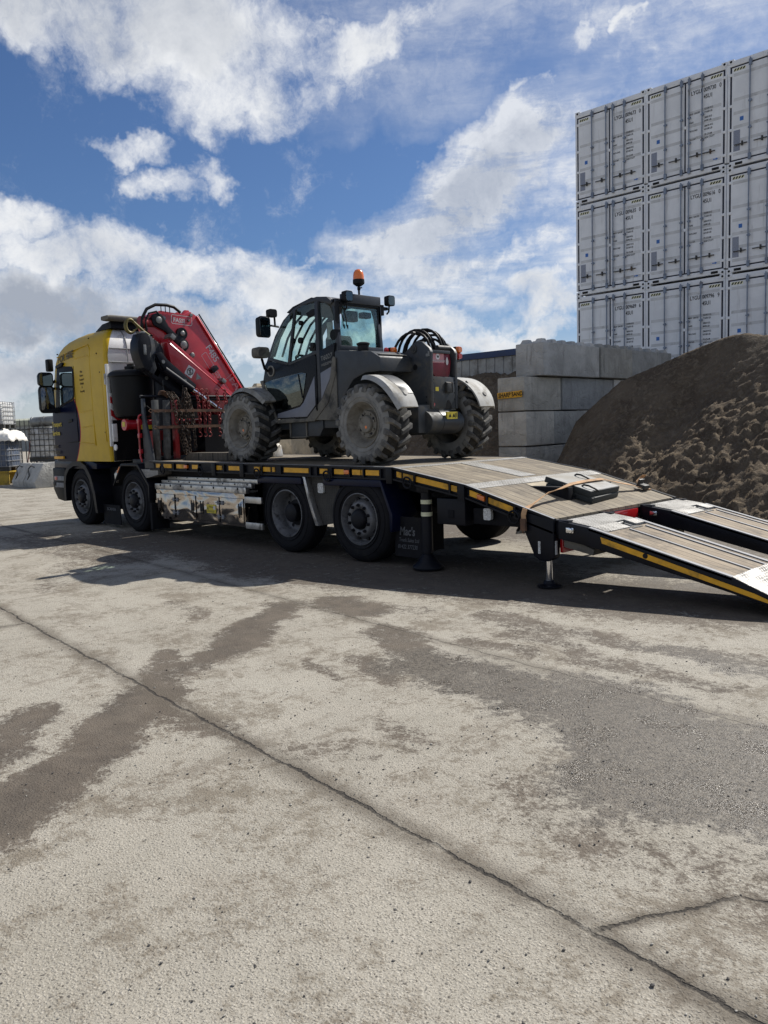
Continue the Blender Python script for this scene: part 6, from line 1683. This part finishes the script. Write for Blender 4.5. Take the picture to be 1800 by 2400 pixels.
def marking(r, at, number):
    mb = MB(); x, y, z = at; y -= .0035
    rt_, up_ = (1,0,0), (0,0,1)
    if number:
        a, b, c = number
        add_text(mb, a, (x+1.395,y,z+2.28), rt_, up_, .165, sx=.74, bold=.002); add_text(mb, b, (x+1.765,y,z+2.28), rt_, up_, .165, sx=.72, bold=.002); add_text(mb, c, (x+2.215,y,z+2.28), rt_, up_, .165, sx=.72, bold=.002)
    add_text(mb, '45U1', (x+1.765,y,z+2.09), rt_, up_, .165, sx=.72, bold=.002)
    for i, (l, p, q) in enumerate((('MAX. GROSS','32500 KG','71650 LB'),('TARE','3850 KG','8490 LB'),('PAYLOAD','28650 KG','63160 LB'),('CU.CAP.','75 CU.M','2650 CU.FT'))):
        zz = z+1.74-.235*i
        add_text(mb, l, (x+1.34,y,zz), rt_, up_, .065, sx=.85, bold=.001); add_text(mb, p, (x+1.79,y,zz+.045), rt_, up_, .07, sx=.85, bold=.001); add_text(mb, q, (x+1.79,y,zz-.045), rt_, up_, .07, sx=.85, bold=.001)
    mb.build('marking', M['ink'], r)
NUM = {(0,3):('LYGU','009673','0'),(1,3):('LYGU','009730','0'),(0,2):('LYGU','009635','0'),(1,2):('LYGU','009616','0'),(0,1):('LYGU','009689','6'),(1,1):('LYGU','009796','9')}
LABC = {(0,3):'white container marked 009673, top of the left column',(1,3):'white container marked 009730 in the top row',(2,3):'top white container of the column cut off by the right edge',
 (0,2):'white container marked 009635, below the one marked 009673',(1,2):'white container marked 009616 in the middle of the stack',(2,2):'white container below the top one at the right picture edge',
 (0,1):'white container marked 009689 just above the block wall',(1,1):'white container marked 009796 rising behind the sand heap',(2,1):'lowest visible white container at the right picture edge, behind the heap crest',
 (0,0):'white container hidden at the bottom of the left column',(1,0):'white container hidden at the bottom of the middle column',(2,0):'white container hidden at the bottom of the right column'}
for i in range(3):
    for k in range(4):
        at = (CX+2.472*i, CY-.02*i*2.47, CZ+2.896*k-.02*i)
        c = proto if (i, k) == (2, 0) else copy_tree(proto, at)
        if c is proto: last = at
        else:
            tag(c, LABC.get((i, k), 'white container of the columns standing beyond the right picture edge'), 'container', 'white shipping containers stacked in columns')
            if (i, k) in NUM: marking(c, at, NUM[(i, k)])
proto.location = V(last); WPOS[proto.name] = V(last); tag(proto, LABC[(2, 0)], 'container', 'white shipping containers stacked in columns')

# ---------------------------------------------------------------- interlocking concrete blocks
def block(a, b, label, studs=True, mat=None, grp='interlocking concrete blocks of the bay wall', axis='Y'):
    a, b = V(a), V(b); rng = random.Random(int(abs(a.x*31+a.y*17+a.z*7)*10))
    mb = MB(); g = .011
    mb.box((a.x+g, a.y+g*1.6, a.z+g), (b.x-g, b.y-g*1.6, b.z-g))
    me_ = mb
    w = ((a.x+b.x)/2, (a.y+b.y)/2, a.z)
    o = mb.build('concrete_block', mat or M['block'], None, bevel=.030, seg=2, at=w)
    # worn edges
    o.rotation_euler = (rng.uniform(-.004,.004), rng.uniform(-.004,.004), rng.uniform(-.006,.006))
    tag(o, label, 'concrete block', grp)
    if studs:
        n = max(1, int((b.y-a.y if axis == 'Y' else b.x-a.x)/.4))
        mb = MB()
        for i in range(n):
            for j in (0, 1):
                t = (i+.5)/n
                cx, cy = ((a.x+(b.x-a.x)*(.25+.5*j)), a.y+(b.y-a.y)*t) if axis == 'Y' else (a.x+(b.x-a.x)*t, a.y+(b.y-a.y)*(.25+.5*j))
                k0, k1 = .115, .07
                mb.loft([[(cx-k0,cy-k0,b.z-.01),(cx+k0,cy-k0,b.z-.01),(cx+k0,cy+k0,b.z-.01),(cx-k0,cy+k0,b.z-.01)], [(cx-k1,cy-k1,b.z+.085),(cx+k1,cy-k1,b.z+.085),(cx+k1,cy+k1,b.z+.085),(cx-k1,cy+k1,b.z+.085)]])
        build_each(mb, 'stud', mat or M['block'], o)
    return o
XA, XB = 2.56, 3.36
rows = [(0.0,1.045,9.08,[10.68,12.3,14.0,15.6,17.2],''),(1.05,1.86,9.08,[10.28,11.85,13.4,15,16.6],''),(1.862,2.662,9.08,[10.65,13.07,14.6,16.4],''),(2.665,3.455,9.62,[12.18,13.84,16.2],'')]
names = ['bottom', 'second', 'third', 'top']
desc = {(0,0):'concrete block at the foot of the bay wall end',(1,0):'concrete block directly below the one with the yellow sign',(2,0):'concrete block carrying the yellow sign',(3,0):'large pale concrete block at the near end of the top course',
 (3,1):'streaky darker concrete block second along the top course',(3,2):'third concrete block along the top course, behind the sand crest',(2,1):'long concrete block beside the sign block, with a chipped lower corner',(2,2):'third concrete block along the course of the sign block',(2,3):'concrete block at the far end of the course of the sign block',
 (1,1):'concrete block second along the course below the sign',(1,2):'third concrete block along the course below the sign, half buried in sand',(0,1):'bluish concrete block second along the bottom course, at the sand edge'}
for i, (z0, z1, y, js, _) in enumerate(rows):
    dx = .14 if i == 3 else 0
    for j, y1 in enumerate(js):
        lab = desc.get((i, j), 'concrete block of the bay wall buried behind the sand heap')
        block((XA+dx, y, z0), (XB+dx+(0, .025, -.02)[(i+j) % 3], y1, z1), lab, i == 3, BLOCKS[{(3,0):0,(3,1):3,(3,2):1,(2,0):2,(2,1):1,(1,0):2,(1,1):3,(1,2):2,(0,0):2,(0,1):1}.get((i, j), (i+j) % 4)])
        y = y1
sg = empty('sand_sign', (2.95,9.06,2.25), 'yellow plate reading SHARP SAND on the end of the block wall', 'sign')
T = Matrix.Rotation(R(-2.2), 3, 'Y')
mb = MB(); mb.cbox((2.945,9.065,2.250),(.70,.012,.150), T); mb.build('plate', M['yellow_tape'], sg, bevel=.003)
mb = MB(); add_text(mb, 'SHARP SAND', (2.628,9.0575,2.196), (1,0,.038), (0,0,1), .136, sx=.86, bold=.003); mb.build('lettering', M['ink'], sg)

# long wall with a blue coping behind the bays
WL = empty('panel_wall', (-2,12.5,0), 'long pale panel wall with a dark blue coping behind the sand bays', 'wall')
mb = MB(); mb.box((-9,12.4,0),(2.55,12.6,3.48)); 
for k in range(38): mb.box((-9+.305*k,12.375,0),(-9+.305*k+.16,12.40,3.47))
mb.build('panel', M['panel_wall'], WL)
mb = MB(); mb.box((-9,12.34,3.48),(2.55,12.66,3.66)); mb.build('coping', M['blue_cap'], WL, bevel=.01)
# second bay divider, seen between crane and telehandler
grp2 = 'pale blocks of the far bay divider'
yy = 7.0
for i in range(4):
    z0 = .72*i; y = 7.0+(.35 if i == 3 else 0)
    for j, dl in enumerate((1.4,1.6,1.6)):
        block((-5.1,y,z0),(-3.9,y+dl,z0+.716), 'pale studded concrete block on top of the far divider' if i == 3 else 'pale concrete block of the far bay divider', i == 3, M['beige_block'], grp2); y += dl
block((-2.66,7.0,0),(-1.84,8.5,.70), 'beige concrete block under another behind the truck bed', False, M['beige_block'], 'loose beige blocks behind the truck')
block((-2.68,7.0,.702),(-1.86,8.5,1.40), 'beige concrete block topping a pair seen under the telehandler', False, M['beige_block'], 'loose beige blocks behind the truck')

# ---------------------------------------------------------------- far left of the yard
def ibc(at, sz, tank_mat, label, rot=0, cage=None):
    """caged liquid tank: plastic bottle, tube cage, pallet"""
    x, y, z = at; w, d, h = sz
    o = empty('caged_tank', at, label, 'liquid tank', 'caged liquid tanks in the yard corner')
    Rz = Matrix.Rotation(R(rot), 3, 'Z'); c = V(at)
    f = lambda p: c+Rz@V(p)
    mb = MB()
    mb.loft([[f((a*k, b*k, zz)) for a, b in rrect(w-.06, d-.06, .16)] for zz, k in ((.14,.97),(.20,1),(h-.12,1),(h-.05,.95),(h-.01,.8))])
    q = c+V((0,0,h-.01)); mb.lathe([(.13,0),(.13,.05),(0,.05)], q, 'Z', 18); mb.build('bottle', tank_mat, o)
    mb = MB()
    for k in range(6):
        zz = .16+(h-.18)*k/5; pr = rrect(w,d,.08); mb.tube([f((a,b,zz)) for a,b in pr]+[f((*pr[0],zz))], .012, 6, cap=False)
    for k in range(6):
        for s in (-1,1):
            xx = -w/2+w*(k+.5)/6; mb.tube([f((xx,s*d/2,.14)), f((xx,s*d/2,h))], .011, 6)
            yy = -d/2+d*(k+.5)/6; mb.tube([f((s*w/2,yy,.14)), f((s*w/2,yy,h))], .011, 6)
    mb.build('cage', cage or M['galv'], o)
    mb = MB()
    for s in (-1,0,1): mb.cbox(f((s*w*.4,0,.06)), (.12,d,.12), Rz)
    mb.cbox(f((0,0,.13)), (w,d,.02), Rz); mb.build('pallet', M['dark_iron'], o)
    return o
ibc((-16.35,4.55,.50),(1.2,1.0,1.16),M['ibc_blue'],'bluish caged tank on the yellow frame at the left picture edge',-44)
mb = MB(); 
for dx in (-.55,.5): mb.cbox((-16.35+dx*.7,4.55-dx*.7,.24),(.08,.9,.48), Matrix.Rotation(R(-44),3,'Z'))
mb.cbox((-16.35,4.55,.465),(1.2,1.0,.05), Matrix.Rotation(R(-44),3,'Z')); o = mb.build('tank_stand', M['yellow_frame'], None, at=(-16.35,4.55,0), bevel=.01); tag(o, 'yellow steel stand carrying the bluish tank', 'stand')
# crumpled bag over that tank
mb = MB(); n = 26; vs = []; fs = []
for j in range(n+1):
    for i in range(n+1):
        u, v = i/n*2-1, j/n*2-1; rr = max(abs(u), abs(v))
        zz = 1.78+.20*(1-rr**2)+.10*mnoise.noise((u*2.2,v*2.2,3))+.05*mnoise.noise((u*6,v*6,1))-(.22*(rr-.82)/.18 if rr > .82 else 0)
        q = Matrix.Rotation(R(-44),3,'Z')@V((u*.78,v*.66,0)); vs.append((-16.33+q.x,4.58+q.y,zz))
for j in range(n):
    for i in range(n): a = j*(n+1)+i; fs.append((a,a+1,a+n+2,a+n+1))
mb.add(vs, fs); o = mb.build('bulk_bag', M['bag'], None, at=(-16.33,4.58,1.66), solid=.012, smooth=180); tag(o, 'crumpled white bulk bag draped over the bluish tank', 'bag')
ibc((-16.62,4.55,2.02),(1.1,1.0,.95),M['ibc_white'],'white caged tank standing on the crumpled bag',-44)
def slab_block(name, pts2, a, b, o_, ang, mat, label, cat, grp=None, bevel=.03):
    """profile extruded sideways, then turned about o_"""
    Rz = Matrix.Rotation(R(ang), 3, 'Z'); mb = MB(); mb.prism(pts2, 'Y', a, b)
    mb.v = [V(o_)+Rz@p for p in mb.v]; o = mb.build(name, mat, None, at=o_, bevel=bevel); return tag(o, label, cat, grp)
slab_block('concrete_block',[(-.75,0),(.75,0),(.75,.78),(-.75,.78)],-.45,.45,(-14.55,5.75,0),-42,M['block'],'grey concrete block under the tilted grey tank','concrete block')
ibc((-14.75,5.65,.80),(1.2,1.0,1.18),M['ibc_grey'],'dirty grey caged tank on a concrete block beside the truck cab',-46,M['dark_iron'])
mb = MB(); d = V((.80,.60,.03)).normalized(); c = V((-14.92,5.18,2.19)); 
ax = [c+d*t for t in (0,.06,.07,.45,.46,.52,.53,1.25)]; mb.tube(ax, [.185,.185,.175,.175,.185,.185,.175,.175], 24); o = mb.build('steel_drum', M['pipe'], None, at=tuple(c)); tag(o, 'grey round drum lying on the grey tank by the cab', 'drum')
mb = MB(); mb.tube([c-d*.004, c+d*.002], .165, 24); mb.build('open_end', M['ink'], o)
for k, (xa, lab) in enumerate(((-13.15,'wedge shaped concrete barrier nearest the truck cab'),(-14.15,'wedge shaped concrete barrier with a bent lifting bar, farther from the cab'))):
    mb = MB(); mb.prism([(4.06,0),(5.10,0),(5.14,.22),(4.50,.80),(4.34,.80),(4.02,.20)], 'X', xa, xa+.95)
    o = mb.build('barrier_block', M['block'], None, at=(xa+.47,4.55,0), bevel=.03); tag(o, lab, 'barrier', 'concrete barriers in the yard corner')
    mb = MB(); mb.tube([(xa+.42,4.28,.66),(xa+.30,4.20,.72),(xa+.22,4.14,.62),(xa+.34,4.10,.40),(xa+.28,4.06,.26)], .02, 8); mb.build('lifting_bar', M['dark_iron'], o)
# bundle of steel bars and the palisade behind
rng = random.Random(11)
for k in range(9):
    x0, y0 = -15.72+.085*k, 5.1+.075*k
    mb = MB(); mb.tube([(x0+rng.uniform(-.02,.02),y0,.02),(x0+rng.uniform(-.14,.05),y0+.35,1.72+rng.uniform(-.25,.25))], .017, 8); o = mb.build('steel_bar', M['alu'] if k % 3 else M['red_dark'], None, at=(x0,y0,0))
    tag(o, 'thin steel bar leaning upright among others between the tanks', 'bar', 'steel bars leaning between the tanks')
PF = empty('palisade_fence', (-20,9,0), 'grey palisade fence behind the tanks', 'fence')
p0, p1 = V((-26,-.4,0)), V((-13.6,13.8,0)); mb = MB(); n = 104
for k in range(n):
    q = p0.lerp(p1, k/(n-1)); mb.box((q.x-.032,q.y-.01,.1),(q.x+.032,q.y+.01,2.35)); mb.add([(q.x-.032,q.y,2.35),(q.x+.032,q.y,2.35),(q.x,q.y,2.45)], [(0,1,2)])
mb.build('pales', M['fence_dark'], PF)
mb = MB()
for z in (.45,2.0): mb.tube([p0+V((.03,.03,z)), p1+V((.03,.03,z))], .035, 6)
mb.build('fence_rail', M['fence_dark'], PF)
for k in range(8): q = p0.lerp(p1, k/7)+V((.06,.06,0)); mb = MB(); mb.box((q.x-.05,q.y-.05,0),(q.x+.05,q.y+.05,2.3)); mb.build('post', M['fence_dark'], PF)
SH = empty('warehouse', (-110,36,0), 'low warehouse with a pale green roof edge beyond the fence', 'building')
Rz = Matrix.Rotation(R(27), 3, 'Z'); o_ = V((-140,20,0))
mb = MB(); mb.box((0,0,0),(70,14,3.6)); mb.v = [o_+Rz@p for p in mb.v]; mb.build('wall', M['shed_wall'], SH)
mb = MB(); mb.box((-.2,-.3,3.6),(70.2,.2,4.3)); mb.prism([(-.3,4.3),(14,5.0),(14.2,4.3)], 'X', -.2, 70.2); mb.v = [o_+Rz@p for p in mb.v]; mb.build('roof', M['roof_green'], SH)
mb = MB(); mb.cyl((-31,6.95,0),(-31,6.95,4.4),.05,8); o = mb.build('camera_pole', M['dark_iron'], None, at=(-31,6.95,0)); tag(o, 'thin dark camera pole standing beyond the fence', 'pole')
mb = MB(); mb.cbox((-31,6.95,4.0),(.35,.3,.22)); mb.cbox((-30.75,7.15,4.1),(.4,.15,.12)); mb.build('security_camera', M['dark_iron'], o)
# ---------------------------------------------------------------- render settings
SC.render.engine = 'CYCLES'
SC.view_settings.view_transform = 'Standard'
SC.view_settings.look = 'None'
SC.view_settings.exposure = .3
SC.view_settings.gamma = 1
SC.view_settings.use_curve_mapping = False
SC.cycles.max_bounces = 8
SC.cycles.transparent_max_bounces = 16
SC.cycles.use_denoising = True
SC.cycles.caustics_reflective = False
SC.cycles.caustics_refractive = False
SC.cycles.sample_clamp_indirect = 6
